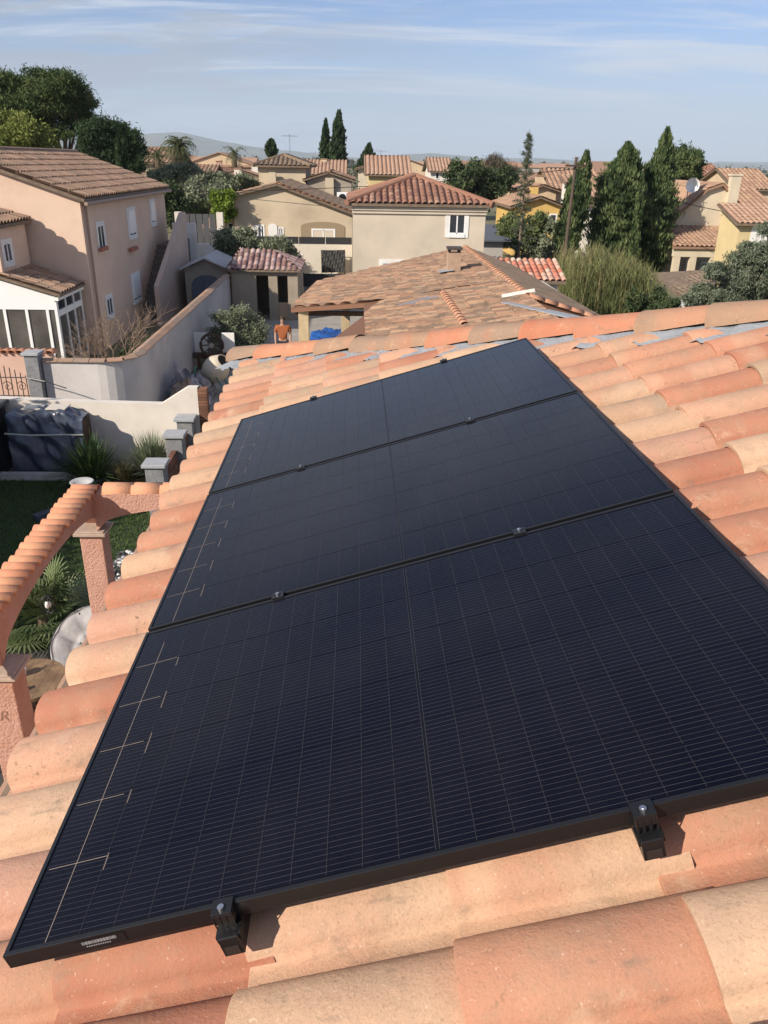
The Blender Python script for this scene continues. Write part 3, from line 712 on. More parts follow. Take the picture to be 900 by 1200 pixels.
# fan palm, many narrow blades
def fan_palm(loc, n, L, label, cols, name='fan_palm', droop=.5):
    T = thing(name, label, 'palm', loc); q = np.array(loc); Vv = []; cc = []
    for k in range(n):
        az = rng.uniform(0, 6.283); el = rng.uniform(.15, 1.35); d = np.array([math.cos(az)*math.cos(el), math.sin(az)*math.cos(el), math.sin(el)])
        hub = q+d*L*rng.uniform(.35, .6); s = np.cross(d, [0,0,1.]); s /= np.linalg.norm(s)+1e-6; u = np.cross(s, d); tone = rng.random()
        for j in range(15):
            a = (j/14-.5)*2.6; dd = d*math.cos(a)+s*math.sin(a); ll = L*.48*(1-.25*abs(a)/1.3); tip = hub+dd*ll-np.array([0,0,droop*.16*L]); mid = hub+dd*ll*.55
            w_ = np.cross(dd, u)*.016
            Vv += [hub, mid-w_, tip, mid+w_]; cc += [tone]*4
    V = np.array(Vv); npobj('fronds', V, np.arange(len(V)).reshape(-1, 4), mat(name+'_leaf', (0.1,0.15,0.06), tcol=cols, rough=.6, trans=.2), T, np.array(cc))
    obj('stem', MB().tube([q, q+np.array([0,0,L*.4])], [.09,.06], 8), M_BARK, T); return T
fan_palm((-3.95, 9.15, 0), 60, 1.15, 'bushy green fan palm growing beside the deck', [(0.10,0.15,0.055), (0.16,0.21,0.09), (0.22,0.25,0.12)])
ln = thing('lantern', 'small hanging bulb lantern of thin wire under the tiled arch', 'lantern', (-2.56, 6.25, 2.0))
q = Vector((-2.56, 6.25, 0)); g = MB(); g.tube([q+Vector((0,0,2.58)), q+Vector((0,0,2.18))], .004, 5); obj('cord', g, M_BLACK, ln)
g = MB(); g.ball(q+Vector((0,0,2.08)), (.035,.035,.045), 12, 8); obj('bulb', g, mat('bulb_glass', (0.75,0.74,0.70), rough=.1), ln, smooth=True); obj('socket', MB().lathe(q, [(.022,2.13),(.022,2.18)], 10), M_BLACK, ln)
g = MB()
for k in range(6): a = k*math.pi/6; g.tube([q+Vector((.085*math.cos(a)*math.sin(t), .085*math.sin(a)*math.sin(t), 2.08-.1*math.cos(t))) for t in np.linspace(0, 2*math.pi, 17)], .003, 4, False)
obj('cage', g, M_BLACK, ln)
# pebble bed
pb = struct(obj('pebble_bed', MB().box(-3.5, -1.9, 9.7, 11.6, -0.02, 0.012), mat('bed_grey', (0.12,0.12,0.12), rough=1)))
g = MB()
for k in range(520): g.cur = random.choice((.0, .0, .5, 1.0, 1.0)); g.ball((random.uniform(-3.48,-1.95), random.uniform(9.72,11.58), .03), (random.uniform(.03,.07), random.uniform(.03,.06), .025), 6, 4)
o = obj('pebbles', g, mat('pebble', (.3,.3,.3), tcol=[(0.03,0.03,0.035), (0.3,0.3,0.3), (0.62,0.61,0.59)], rough=.7), pb, smooth=True); o['kind'] = 'stuff'

# ------------------------------------------------------------------ yard behind: shed, tarpaulin, boundary wall, pillars, plants
sh = thing('garden_shed', 'dark blue garden shed with a flat lid roof beside the tarpaulin', 'shed', (-7.9, 15.0, 0))
navy = mat('navy_panel', (0.020,0.024,0.034), (0.014,0.017,0.024), rough=.55, scale=2)
g = MB(); g.box(-8.9, -7.0, 13.9, 15.9, 0, 1.45); obj('wall', g, navy, sh)
for k in range(10): g = MB(); g.box(-6.998, -6.978, 13.92+k*.197, 13.92+k*.197+.18, .03, 1.43); obj('panel', g, navy, sh)
g = MB(); g.prism([(-9.0,13.8,1.452),(-6.92,13.8,1.452),(-6.92,16.0,1.452),(-9.0,16.0,1.452)], (0,0,.07)); obj('roof', g, mat('shed_lid', (0.10,0.105,0.11), rough=.5), sh)
g = MB(); g.box(-8.9, -6.95, 13.86, 15.92, 0, .028); obj('floor_frame', g, mat('shed_frame', (0.4,0.4,0.4), rough=.5), sh)
tp = thing('tarpaulin_pile', 'wood pile wrapped in a creased dark blue tarpaulin with a pale strap', 'tarpaulin', (-5.95, 15.4, 0))
NU, NV = 60, 44; V = np.zeros((NV, NU, 3)); 
xs = np.linspace(-6.75, -5.15, NU); ph = rng.uniform(0, 6.28, 12); fr = rng.uniform(2, 13, (12, 2))
for i in range(NV):
    s = i/(NV-1)*2.15              # girth: front up, then over the top
    for j, x in enumerate(xs):
        wr = sum(math.sin(fr[k,0]*x*1.6+fr[k,1]*s*1.3+ph[k]) for k in range(12))/12
        crease = abs(math.sin(x*5+s*3+2*wr))*.05
        top = 1.34+.06*math.sin(x*4)+.04*math.sin(x*11)-.10*max(0, x+5.5)
        if s < top: yv, z = 15.34-.13*wr-crease*1.5-.04*math.sin(s*3), s
        else: yv, z = 15.34+(s-top)*.6, top+.05*wr
        V[i, j] = (x+.03*wr*(1 if 0 < j < NU-1 else 2), yv, z+.05)
q = np.array([(i*NU+j, i*NU+j+1, (i+1)*NU+j+1, (i+1)*NU+j) for i in range(NV-1) for j in range(NU-1)])
npobj('cover', V.reshape(-1, 3), q, mat('blue_tarp', (0.085,0.105,0.15), (0.04,0.05,0.075), rough=.3, scale=4, bump=.4, bscale=14, spec=.6), tp, smooth=True)
g = MB(); g.box(-6.70, -5.20, 15.45, 15.94, 0.1, 1.2); obj('log_stack', g, M_WOODDK, tp)
g = MB(); g.tube([(-6.76, 15.16, 1.0), (-6.2, 15.12, .98), (-5.6, 15.14, .99), (-5.12, 15.2, .97)], .018, 6); obj('strap', g, mat('strap_pale', (0.45,0.47,0.40), rough=.7), tp)
for k in range(2):
    b = tag(obj('board', MB().box(-6.45+k*.5, -6.05+k*.52, 15.45, 15.85, 1.44, 1.465), mat('pale_board', (0.6,0.55,0.47), rough=.8), bevel=.004), ['short pale board lying on the tarpaulin, by the shed', 'wide pale board lying on the tarpaulin, away from the shed'][k], 'board', 'boards on the tarpaulin')
tag(obj('kerb_stone', MB().box(-6.95, -5.15, 14.98, 15.10, 0, .17), mat('kerb_white', (0.5,0.49,0.47), (0.4,0.39,0.37), rough=.9, scale=5), bevel=.01), 'long pale kerb stone along the foot of the tarpaulin', 'kerb')
cream = mat('cream_render', (0.74,0.68,0.60), (0.64,0.58,0.51), rough=.95, scale=1.3, bump=.3, bscale=30, stain=(1.1,.56,(0.42,0.38,0.33),.5))
bw = thing('boundary_wall', 'low cream rendered boundary wall behind shed and tarpaulin, stepping up at its end', 'wall', (-5.5, 16.1, 0))
poly = [(-11, 16.0, 0), (-2.80, 16.0, 0), (-2.80, 16.0, 1.80), (-3.02, 16.0, 1.80), (-3.62, 16.0, 1.42), (-5.0, 16.0, 1.45), (-11, 16.0, 1.66)]
obj('wall', MB().prism(poly, (0, .22, 0)), cream, bw)
brick = mat('brown_brick', (0.23,0.11,0.065), (0.15,0.07,0.045), rough=.9, rnd=.3, scale=9)
bme = bpy.data.meshes.new('brick'); g = MB().box(0, .20, 0, .22, 0, .058); bme.from_pydata(g.v, [], g.f); bme.materials.append(brick)
for k in range(27): put(bme, 'brick', bw, (-2.797+random.uniform(-.004,.004), 16.0, .0+k*.066))
stone = mat('grey_stone', (0.26,0.265,0.27), (0.19,0.19,0.20), rough=.9, scale=6, bump=.7, bscale=20)
fp = thing('pillar_fence', 'fence of three grey stone pillars with rusty brown brick panels between', 'fence', (-3.05, 14.6, 0))
for yy in (12.90, 14.62, 16.40-.66):
    g = MB(); g.box(-3.22, -2.88, yy-.17, yy+.17, 0, 1.16); p_ = obj('pillar', g, stone, fp, bevel=.012)
    g = MB(); g.box(-3.27, -2.83, yy-.22, yy+.22, 1.162, 1.225); obj('cap_stone', g, mat('cap_grey', (0.40,0.41,0.42), (0.33,0.34,0.35), rough=.85, scale=8), p_, bevel=.01)
for y0, y1 in ((13.075, 14.445), (14.795, 15.565)):
    for r_ in range(13):
        for k in range(int((y1-y0)/.228)+1):
            yy = y0+k*.228-(.11 if r_ % 2 else 0); ya, yb = max(yy, y0), min(yy+.22, y1)
            if yb-ya < .04: continue
            o = obj('brick', MB().box(-3.10, -3.0, ya, yb, r_*.07, r_*.07+.062), brick, fp)
# plants of the yard
def blades(name, label, cat, loc, n, L, wd, cols, spread=1.0, up=.35, group=None):
    T = thing(name, label, cat, loc, group); q = np.array(loc, float); Vv, cc = [], []
    for k in range(n):
        az = rng.uniform(0, 6.283); el = rng.uniform(up, 1.45); l_ = L*rng.uniform(.6, 1.0)
        d = np.array([math.cos(az)*math.cos(el)*spread, math.sin(az)*math.cos(el)*spread, math.sin(el)]); s = np.array([-math.sin(az), math.cos(az), 0])*wd
        b0 = q+rng.normal(0, .05, 3)*[1,1,0]; m_ = b0+d*l_*.55; t_ = b0+d*l_-np.array([0,0,.18*l_*(1.5-el)]); tone = rng.random()
        Vv += [b0-s*.6, b0+s*.6, m_+s, m_-s, m_-s, m_+s, t_+s*.1, t_-s*.1]; cc += [tone]*8
    V = np.array(Vv); npobj('leaves', V, np.arange(len(V)).reshape(-1, 4), mat(name+'_leaf', cols[0], tcol=cols, rough=.55, trans=.15), T, np.array(cc))
    obj('stem', MB().tube([q, q+np.array([0,0,L*.25])], [.06,.03], 7), M_BARK, T); return T
blades('yucca', 'dark green sword-leaved yucca at the corner of the tarpaulin', 'yucca', (-4.95, 14.9, 0), 330, 1.2, .022, [(0.035,0.075,0.022), (0.06,0.11,0.03), (0.09,0.14,0.045)])
blades('lavender_bush', 'grey green lavender bush against the pillar fence', 'shrub', (-3.72, 15.2, 0), 900, 1.15, .009, [(0.13,0.17,0.10), (0.19,0.23,0.14), (0.10,0.13,0.07)], up=.5)
blades('low_shrub', 'low reddish shrub between the yucca and the lavender', 'shrub', (-4.25, 14.75, 0), 320, .65, .013, [(0.10,0.07,0.035), (0.07,0.09,0.035), (0.13,0.09,0.05)])
blades('ornamental_grass', 'tuft of yellowish grass beside the pale boulder', 'grass tuft', (-3.72, 13.75, 0), 130, .4, .009, [(0.24,0.22,0.09), (0.17,0.18,0.07)])
g = MB(); g.ball((-3.72, 13.35, .10), (.26,.2,.14), 12, 8, .08); tag(obj('boulder', g, mat('pale_rock', (0.50,0.43,0.30), (0.4,0.34,0.24), rough=.95, bump=.5), smooth=True), 'pale yellow boulder lying in the planting bed by the pillars', 'boulder')
bb = thing('bird_bath', 'shallow white bird bath bowl on a short foot by the lawn edge', 'bird bath', (-4.72, 13.6, 0))
obj('foot', MB().lathe((-4.72, 13.6, 0), [(.13,0),(.08,.08),(.06,.35),(.09,.44)], 18), stone, bb, smooth=True)
obj('bowl', MB().lathe((-4.72, 13.6, 0), [(.07,.43),(.18,.47),(.23,.54),(.215,.55),(.16,.50),(.02,.47)], 24), mat('bowl_white', (0.46,0.46,0.45), rough=.6), bb, smooth=True)
for k, (a, b) in enumerate((((-5.15, 13.0, .06), (-4.72, 15.0, .06)), ((-5.45, 12.9, .06), (-4.95, 13.4, .09)))):
    a, b = Vector(a), Vector(b); d = (b-a)/2; s = Vector((-d.y, d.x, 0)).normalized()*.09
    tag(obj('timber_edging', MB().obox((a+b)/2, d, s, (0,0,.06)), mat('edging_blue', (0.07,0.08,0.10), (0.05,0.055,0.07), rough=.7), bevel=.006), ['long dark timber edging between lawn and planting bed', 'short dark timber lying askew on the lawn by the bird bath'][k], 'timber', 'dark timbers at the lawn edge')

# ------------------------------------------------------------------ neighbour's curved wall, gate, things in the courtyard
nw_ = thing('curved_wall', 'tall grey-white rendered wall with tile coping that curves along the courtyard', 'wall', (-5.5, 18.5, 0))
path = [(-6.85, 18.0)]+[(-6.4+.35*k, 18.0) for k in range(3)]
for t in np.linspace(0, math.pi/2, 8): path.append((-5.55+math.sin(t)*.85, 18.9-math.cos(t)*.9))
path += [(-4.70, 19.6+1.2*k) for k in range(13)]
NWZ = 1.88
greyr = mat('grey_render', (0.60,0.57,0.54), (0.50,0.47,0.45), rough=.95, scale=.9, bump=.3, bscale=25, stain=(.8,.55,(0.38,0.36,0.34),.5))
g = MB(); th = .2
def offs(pl, d):
    out = []
    for i, p in enumerate(pl):
        a, b = Vector(pl[max(i-1,0)]), Vector(pl[min(i+1,len(pl)-1)]); t = (b-a).normalized(); out.append((p[0]+t.y*d, p[1]-t.x*d))
    return out
L1, L2 = offs(path, 0), offs(path, -th); n = len(path)
for z in (0, NWZ):
    for p in L1: g.v.append((*p, z)); g.a.append(.5)
    for p in L2: g.v.append((*p, z)); g.a.append(.5)
for i in range(n-1): g.f += [(i, i+1, 2*n+i+1, 2*n+i), (n+i+1, n+i, 3*n+i, 3*n+i+1), (2*n+i, 2*n+i+1, 3*n+i+1, 3*n+i)]
g.f += [(0, 2*n, 3*n, n), (n-1, 2*n-1, 4*n-1, 3*n-1)]
wall_o = obj('wall', g, greyr, nw_)
flatt = bpy.data.meshes.new('coping_tile'); g = MB(); g.prism([(-.16,0,0),(.16,0,0),(0.0,0,.05)], (0,.36,0)); g.box(-.16,.16,0,.36,-.02,.0); flatt.from_pydata(g.v, [], g.f); flatt.materials.append(M_OLD if False else tile_mat('wall_coping_tile', [(0.34,0.22,0.15),(0.42,0.25,0.17),(0.30,0.22,0.17),(0.48,0.30,0.20)]))
mid = offs(path, -th/2); 
seglen = 0.0; pts = []
for i in range(n-1):
    a, b = Vector(mid[i]), Vector(mid[i+1]); L = (b-a).length; s = seglen
    while s < L: pts.append((a.lerp(b, s/L), math.atan2((b-a).y, (b-a).x))); s += .375
    seglen = s-L
for p, a in pts: put(flatt, 'coping_tile', nw_, (p.x, p.y, NWZ+.022), rz=a-math.pi/2+random.gauss(0,.02))
gp = thing('gate_pillar', 'square grey stone gate pillar where the curved wall begins', 'pillar', (-7.05, 18.0, 0))
obj('shaft', MB().box(-7.2, -6.88, 17.82, 18.16, 0, 2.06), stone, gp, bevel=.01); obj('cap_stone', MB().box(-7.25, -6.84, 17.77, 18.21, 2.062, 2.13), MATS['cap_grey'], gp, bevel=.01)
gt = thing('iron_gate', 'black wrought iron gate with scrolls beside the stone gate pillar', 'gate', (-7.7, 17.95, 0))
for k in range(12): obj('bar', MB().tube([(-8.6+k*.12, 17.95, .1), (-8.6+k*.12, 17.95, 1.55+.25*math.sin(k/11*math.pi))], .011, 6), M_BLACK, gt)
for z in (.2, 1.05, 1.5): obj('rail', MB().tube([(-8.65, 17.95, z), (-7.22, 17.95, z)], .014, 6), M_BLACK, gt)
for k in range(4):
    cx = -8.4+k*.33; obj('scroll', MB().tube([(cx+(.02+.11*t)*math.cos(9*t), 17.945, 1.28+(.02+.11*t)*math.sin(9*t)) for t in np.linspace(0,1,18)], .009, 5), M_BLACK, gt)
obj('handrail', MB().tube([(-7.2, 17.75, 1.55), (-6.7, 17.6, 1.5), (-6.2, 17.55, 1.35)], .012, 6), M_BLACK, gt)
pw = thing('pink_wall', 'low pink garden wall with tile coping behind the iron gate', 'wall', (-9.5, 20, 0))
obj('wall', MB().box(-13, -7.22, 19.6, 19.8, 0, 1.72), mat('pink_render', (0.64,0.43,0.34), (0.58,0.38,0.30), rough=.95, scale=2), pw)
for k in range(30): put(PT2, 'coping_tile', pw, (-7.25-k*.19, 19.5, 1.72), rz=math.pi/2)
# heap of sacks and sheeting
hp = thing('sheeting_heap', 'heap of crumpled grey and brown plastic sheeting by the curved wall', 'heap', (-4.25, 21.2, 0))
for k in range(6):
    g = MB(); NA = 18; cx, cy = -4.25+random.uniform(-.3,.35), 20.9+random.uniform(-.5,.7); ph2 = [random.uniform(0,6) for _ in range(4)]
    for i in range(7):
        for a_ in range(NA):
            a = 2*math.pi*a_/NA; r = (.62-.09*k*.5)*(1-i/6.2)**.7; q = 1+.3*math.sin(3*a+ph2[0]+i)+.22*math.sin(7*a+ph2[1]-i*2)
            g.v.append((cx+r*q*math.cos(a)*.8, cy+r*q*math.sin(a), .02+i*.12+.05*math.sin(5*a+ph2[2])*(i > 0)+k*.03)); g.a.append(.5)
    for i in range(6):
        for a_ in range(NA): g.f.append((i*NA+a_, i*NA+(a_+1) % NA, (i+1)*NA+(a_+1) % NA, (i+1)*NA+a_))
    obj('sheet', g, mat('sheeting_%d' % (k % 3), [(0.30,0.29,0.32),(0.24,0.17,0.13),(0.44,0.43,0.44)][k % 3], [(0.16,0.15,0.18),(0.34,0.27,0.22),(0.25,0.25,0.28)][k % 3], rough=.5, scale=5, bump=.5, bscale=9), hp)
obj('peak', MB().prism([(-4.3,20.6,.5),(-3.95,20.6,.5),(-4.35,20.7,1.25)], (.02,.12,.02)), MATS['sheeting_0'], hp)
# cement mixer
cm = thing('cement_mixer', 'cement mixer with cream drum and green frame in the courtyard', 'cement mixer', (-3.45, 22.0, 0))
green = mat('mixer_green', (0.06,0.20,0.16), rough=.5); q = Vector((-3.40, 22.0, .78)); ax = Vector((.55, -.35, .55)).normalized(); sx_ = ax.orthogonal().normalized(); sy_ = ax.cross(sx_)
def dl(prof, seg=22):
    g = MB()
    for r, t in prof:
        for k in range(seg): a = 2*math.pi*k/seg; g.v.append(tuple(q+ax*t+(sx_*math.cos(a)+sy_*math.sin(a))*r)); g.a.append(.5)
    for i in range(len(prof)-1):
        for k in range(seg): g.f.append((i*seg+k, i*seg+(k+1) % seg, (i+1)*seg+(k+1) % seg, (i+1)*seg+k))
    return g
obj('drum', dl([(.02,-.42),(.26,-.42),(.36,-.2),(.385,0),(.36,.12),(.22,.40),(.20,.40),(.33,.1)]), mat('drum_cream', (0.62,0.55,0.44), (0.5,0.43,0.33), rough=.6, scale=3), cm, smooth=True)
obj('drum_opening', dl([(.0,.30),(.22,.34)]), M_DARKIN, cm)
for s in (-1, 1):
    obj('leg', MB().tube([(-3.75, 22.0+.35*s, .0), (-3.5, 22.0+.3*s, .8), (-3.05, 22+.35*s, .0)], .028, 7), green, cm)
    obj('wheel', MB().tube([(-3.72, 22+.42*s-.03, .14), (-3.72, 22+.42*s+.03, .14)], .14, 16), M_BLACK, cm)
obj('tilt_wheel', MB().tube([(-3.95+.0*t, 21.72+.26*math.cos(t), .62+.26*math.sin(t)) for t in np.linspace(0,2*math.pi,21)], .02, 6, False), green, cm)
hz = []
for t in np.linspace(0, 1, 70): a = t*28; hz.append((-3.95+.22*math.cos(a)+.05*math.sin(a*.7), 21.55+.22*math.sin(a), .05+.22*t+.05*math.sin(a*1.3)))
tag(obj('garden_hose', MB().tube(hz, .017, 5), mat('hose_green', (0.13,0.36,0.29), rough=.5)), 'coiled pale green garden hose lying at the cement mixer', 'hose')
ct = thing('wooden_cart', 'dark wooden cart with a spoked wheel and two white boards', 'cart', (-4.0, 25.2, 0))
obj('bed', MB().box(-4.65, -3.35, 24.9, 25.6, .38, .55), M_WOODDK, ct, bevel=.01)
for x in (-4.5, -3.5): obj('leg', MB().box(x-.05, x+.05, 24.95, 25.05, 0, .379), M_WOODDK, ct)
wl_ = obj('wheel', MB().tube([(-4.0+.36*math.cos(t), 24.8, .85+.36*math.sin(t)) for t in np.linspace(0,2*math.pi,25)], .045, 8, False), M_WOODDK, ct)
for k in range(8): a = k*math.pi/4; obj('spoke', MB().tube([(-4.0+.07*math.cos(a), 24.8, .85+.07*math.sin(a)), (-4.0+.35*math.cos(a), 24.8, .85+.35*math.sin(a))], .02, 6), M_WOODDK, wl_)
obj('hub', MB().tube([(-4.0, 24.72, .85), (-4.0, 24.88, .85)], .075, 12), mat('hub_pale', (0.4,0.35,0.3), rough=.7), wl_)
for x in (-4.62, -3.72): obj('white_board', MB().box(x, x+.42, 25.1, 25.15, .551, 1.2), M_WHITE, ct, bevel=.008)
# ------------------------------------------------------------------ house builders
def wcol(name, c): return mat(name, c, tuple(x*.86 for x in c), rough=.95, scale=.8, bump=.2, bscale=20, stain=(.5,.58,tuple(x*.66 for x in c),.45))
def fbox(mb, face, c, a0, a1, z0, z1, d0, d1):
    if face == '-y': mb.box(a0, a1, c-d1, c-d0, z0, z1)
    elif face == '+y': mb.box(a0, a1, c+d0, c+d1, z0, z1)
    elif face == '+x': mb.box(c+d0, c+d1, a0, a1, z0, z1)
    else: mb.box(c-d1, c-d0, a0, a1, z0, z1)
def window(parent, face, c, a0, a1, z0, z1, surround=.12, shutter=0, mull=True, arch=False, sm=None, panem=None, depth=.03):
    """surround ring proud of the wall, pane set inside it; shutter: 1 closed panel over the pane, 2 open leaves at both sides"""
    g = MB(); s = surround; d = depth
    fbox(g, face, c, a0-s, a0, z0-s, z1+s, .004, d); fbox(g, face, c, a1, a1+s, z0-s, z1+s, .004, d)
    fbox(g, face, c, a0, a1, z1, z1+s, .004, d); fbox(g, face, c, a0, a1, z0-s, z0, .004, d+.03)
    w = obj('window', g, sm or M_WHITE, parent)
    g = MB(); fbox(g, face, c, a0, a1, z0, z1, .003, .012); obj('pane', g, panem or M_GLASS, w)
    if mull:
        m_ = (a0+a1)/2; g = MB(); fbox(g, face, c, m_-.03, m_+.03, z0, z1, .013, .03); fbox(g, face, c, a0, a0+.05, z0, z1, .013, .03); fbox(g, face, c, a1-.05, a1, z0, z1, .013, .03); fbox(g, face, c, a0+.0505, a1-.0505, z1-.05, z1, .013, .03); fbox(g, face, c, a0+.0505, a1-.0505, z0, z0+.05, .013, .03)
        obj('sash', g, M_PVC, w)
    if shutter == 1: g = MB(); fbox(g, face, c, a0+.02, a1-.02, z0+(z1-z0)*.12, z1-.01, .032, .06); obj('shutter', g, M_PVC, w)
    if shutter == 2:
        for q0, q1 in ((a0-s-(a1-a0)*.52, a0-s-.01), (a1+s+.01, a1+s+(a1-a0)*.52)): g = MB(); fbox(g, face, c, q0, q1, z0-.03, z1+.03, .006, .05); obj('shutter', g, M_PVC, w)
    return w
def winpx(parent, face, c, x0, y0, x1, y1, **k):
    f = atx if face in '+x-x' else aty
    i = 1 if face in '+x-x' else 0
    xm, ym = (x0+x1)/2, (y0+y1)/2
    a, b = f(x0, ym, c)[i], f(x1, ym, c)[i]; z0, z1 = f(xm, y1, c).z, f(xm, y0, c).z
    return window(parent, face, c, min(a,b), max(a,b), min(z0,z1), max(z0,z1), **k)
def house(name, label, cat, x0, x1, y0, y1, zb, ze, wm, rm, kind='gx', slope=.32, ov=.35, period=.26, course=.42, h=.07, group=None, ridge_at=.5, ridge=True, tiles=True, caps=True, lift=.015):
    """kind: gx ridge along X, gy ridge along Y, hip, mono+x (falls to +X), mono-y"""
    T = thing(name, label, cat, ((x0+x1)/2, (y0+y1)/2, zb), group)
    W_, D_ = x1-x0, y1-y0; th = .10
    e = ze-slope*ov
    X0, X1, Y0, Y1 = x0-ov, x1+ov, y0-ov, y1+ov
    g = MB()
    if kind == 'gx':
        ym = y0+D_*ridge_at; zr = ze+slope*(ym-y0); g.prism([(x0,y0,zb),(x0,y1,zb),(x0,y1,zr-slope*(y1-ym)),(x0,ym,zr),(x0,y0,ze)], (W_,0,0))
        faces = [([(X0,Y0,e),(X1,Y0,e),(X1,ym,zr),(X0,ym,zr)], (0,1,slope)), ([(X1,Y1,zr-slope*(Y1-ym)),(X0,Y1,zr-slope*(Y1-ym)),(X0,ym,zr),(X1,ym,zr)], (0,-1,slope))]; rl = [((X0,ym,zr),(X1,ym,zr))]
    elif kind == 'gy':
        xm = x0+W_*ridge_at; zr = ze+slope*(xm-x0); g.prism([(x0,y0,zb),(x1,y0,zb),(x1,y0,zr-slope*(x1-xm)),(xm,y0,zr),(x0,y0,ze)], (0,D_,0))
        faces = [([(X0,Y0,e),(X0,Y1,e),(xm,Y1,zr),(xm,Y0,zr)], (1,0,slope)), ([(X1,Y0,zr-slope*(X1-xm)),(X1,Y1,zr-slope*(X1-xm)),(xm,Y1,zr),(xm,Y0,zr)], (-1,0,slope))]; rl = [((xm,Y0,zr),(xm,Y1,zr))]
    elif kind == 'hip':
        g.box(x0, x1, y0, y1, zb, ze); k_ = min(W_, D_)/2+ov; zr = e+slope*k_
        if W_ >= D_: a, b = (X0+k_, (y0+y1)/2, zr), (X1-k_, (y0+y1)/2, zr)
        else: a, b = ((x0+x1)/2, Y0+k_, zr), ((x0+x1)/2, Y1-k_, zr)
        c1, c2, c3, c4 = (X0,Y0,e), (X1,Y0,e), (X1,Y1,e), (X0,Y1,e)
        if W_ >= D_: faces = [([c1,c2,b,a], (0,1,slope)), ([c3,c4,a,b], (0,-1,slope)), ([c4,c1,a], (1,0,slope)), ([c2,c3,b], (-1,0,slope))]; rl = [(c1,a),(c4,a),(c2,b),(c3,b),(a,b)]
        else: faces = [([c2,c3,b,a], (-1,0,slope)), ([c4,c1,a,b], (1,0,slope)), ([c1,c2,a], (0,1,slope)), ([c3,c4,b], (0,-1,slope))]; rl = [(c1,a),(c2,a),(c3,b),(c4,b),(a,b)]
    elif kind == 'mono+x':
        zl = ze+slope*W_; g.prism([(x0,y0,zb),(x1,y0,zb),(x1,y0,ze),(x0,y0,zl)], (0,D_,0))
        faces = [([(X1,Y0,e),(X1,Y1,e),(x0,Y1,zl),(x0,Y0,zl)], (-1,0,slope))]; rl = []
    elif kind == 'mono-y':
        zl = ze+slope*D_; g.prism([(x0,y0,zb),(x0,y1,zb),(x0,y1,zl),(x0,y0,ze)], (W_,0,0))
        faces = [([(X0,Y0,e),(X1,Y0,e),(X1,y1,zl),(X0,y1,zl)], (0,1,slope))]; rl = []
    obj('wall', g, wm, T)
    g = MB()
    for pl, up in faces:
        P = [Vector(p)+Vector((0,0,.012)) for p in pl]; g.prism(P, (0,0,th))
    ro = obj('roof', g, roofm if tiles else rm, T)
    if tiles:
        for pl, up in faces:
            tile_sheet(ro, rm, [Vector(p)+Vector((0,0,th+.018)) for p in pl], up, period, course, h, lift=lift)
    if caps:
        g = MB()
        for a, b in rl: a, b = Vector(a), Vector(b); g.tube([a+Vector((0,0,th+.05)), b+Vector((0,0,th+.05))], h*1.5, 8)
        if g.v: obj('ridge_cap', g, rm, ro)
    return T, ro
# ------------------------------------------------------------------ pink two-storey house on the left, with its lower block and sunroom
pink = mat('salmon_render', (0.74,0.55,0.42), (0.68,0.50,0.38), rough=.95, scale=1.0, bump=.3, bscale=30, stain=(.6,.56,(0.52,0.36,0.285),.5))
LX, LY = -8.36, 27.0
lh, lr = house('pink_house', 'two-storey salmon pink house with old brown tile roof', 'house', -16.2, LX, LY, 39.4, 0, 5.10, pink, M_OLD, 'gy', slope=.34, ov=.22, period=.25, course=.55, h=.085, lift=.035)
winpx(lh, '+x', LX, 114.5, 263, 122, 292, shutter=0); winpx(lh, '+x', LX, 150, 246, 158, 277, shutter=1); winpx(lh, '+x', LX, 176, 236, 181, 262, shutter=1)
winpx(lh, '+x', LX, 125, 348, 131.5, 370, shutter=0); winpx(lh, '+x', LX, 155, 322, 164, 352, shutter=1)
for xx, ww in ((114.5, 8), (150, 8)):
    a = atx(xx, 294, LX); b = atx(xx+ww, 294, LX); obj('sill_bricks', MB().box(LX+.055, LX+.16, a.y, b.y, a.z-.04, a.z+.10), mat('sill_red', (0.40,0.16,0.10), rough=.9), lh)
obj('downpipe', MB().tube([(LX+.09, 27.25, .1), (LX+.09, 27.25, 4.95)], .045, 8), mat('pipe_pink', (0.34,0.24,0.19), rough=.6), lh)
obj('gutter', MB().tube([(LX+.27, 26.75, 5.0), (LX+.27, 39.6, 5.0)], .06, 8), MATS['pipe_pink'], lh)
lb, _ = house('pink_annex', 'lower salmon block with small window joined to the front of the pink house', 'house', -15.5, -10.17, 24.47, LY-.23, 0, 4.42, pink, M_OLD, 'gy', slope=.30, ov=.18, period=.25, course=.55, h=.085, lift=.035)
winpx(lb, '+x', -10.17, 4, 284, 13, 308)
sr = thing('sunroom', 'white framed glass sunroom with brown tile roof against the pink house', 'sunroom', (-9.4, 25.6, 0))
SX0, SX1, SY0, SY1, SZ = -11.4, -8.62, 24.3, 26.76, 2.42
wf = M_PVC
fz = SZ+.30*(SX1-SX0)
obj('gable_board', MB().prism([(SX0,SY0,2.02),(SX1,SY0,2.02),(SX1,SY0,SZ),(SX0,SY0,fz)], (0,.08,0)), wf, sr)
for x in (SX0, -10.3, -9.62, -8.98, SX1-.09): obj('post', MB().box(x, x+.09, SY0+.005, SY0+.085, .25, 2.018), wf, sr)
obj('plinth', MB().box(SX0, SX1, SY0, SY1, 0, .248), pink, sr)
for a, b in ((SX0+.092, -10.302), (-10.208, -9.622), (-9.528, -8.982), (-8.888, SX1-.092)): obj('pane', MB().box(a, b, SY0+.035, SY0+.045, .252, 2.015), mat('sunroom_glass', (0.13,0.125,0.115), (0.07,0.065,0.06), rough=.08, spec=.8, scale=.9), sr)
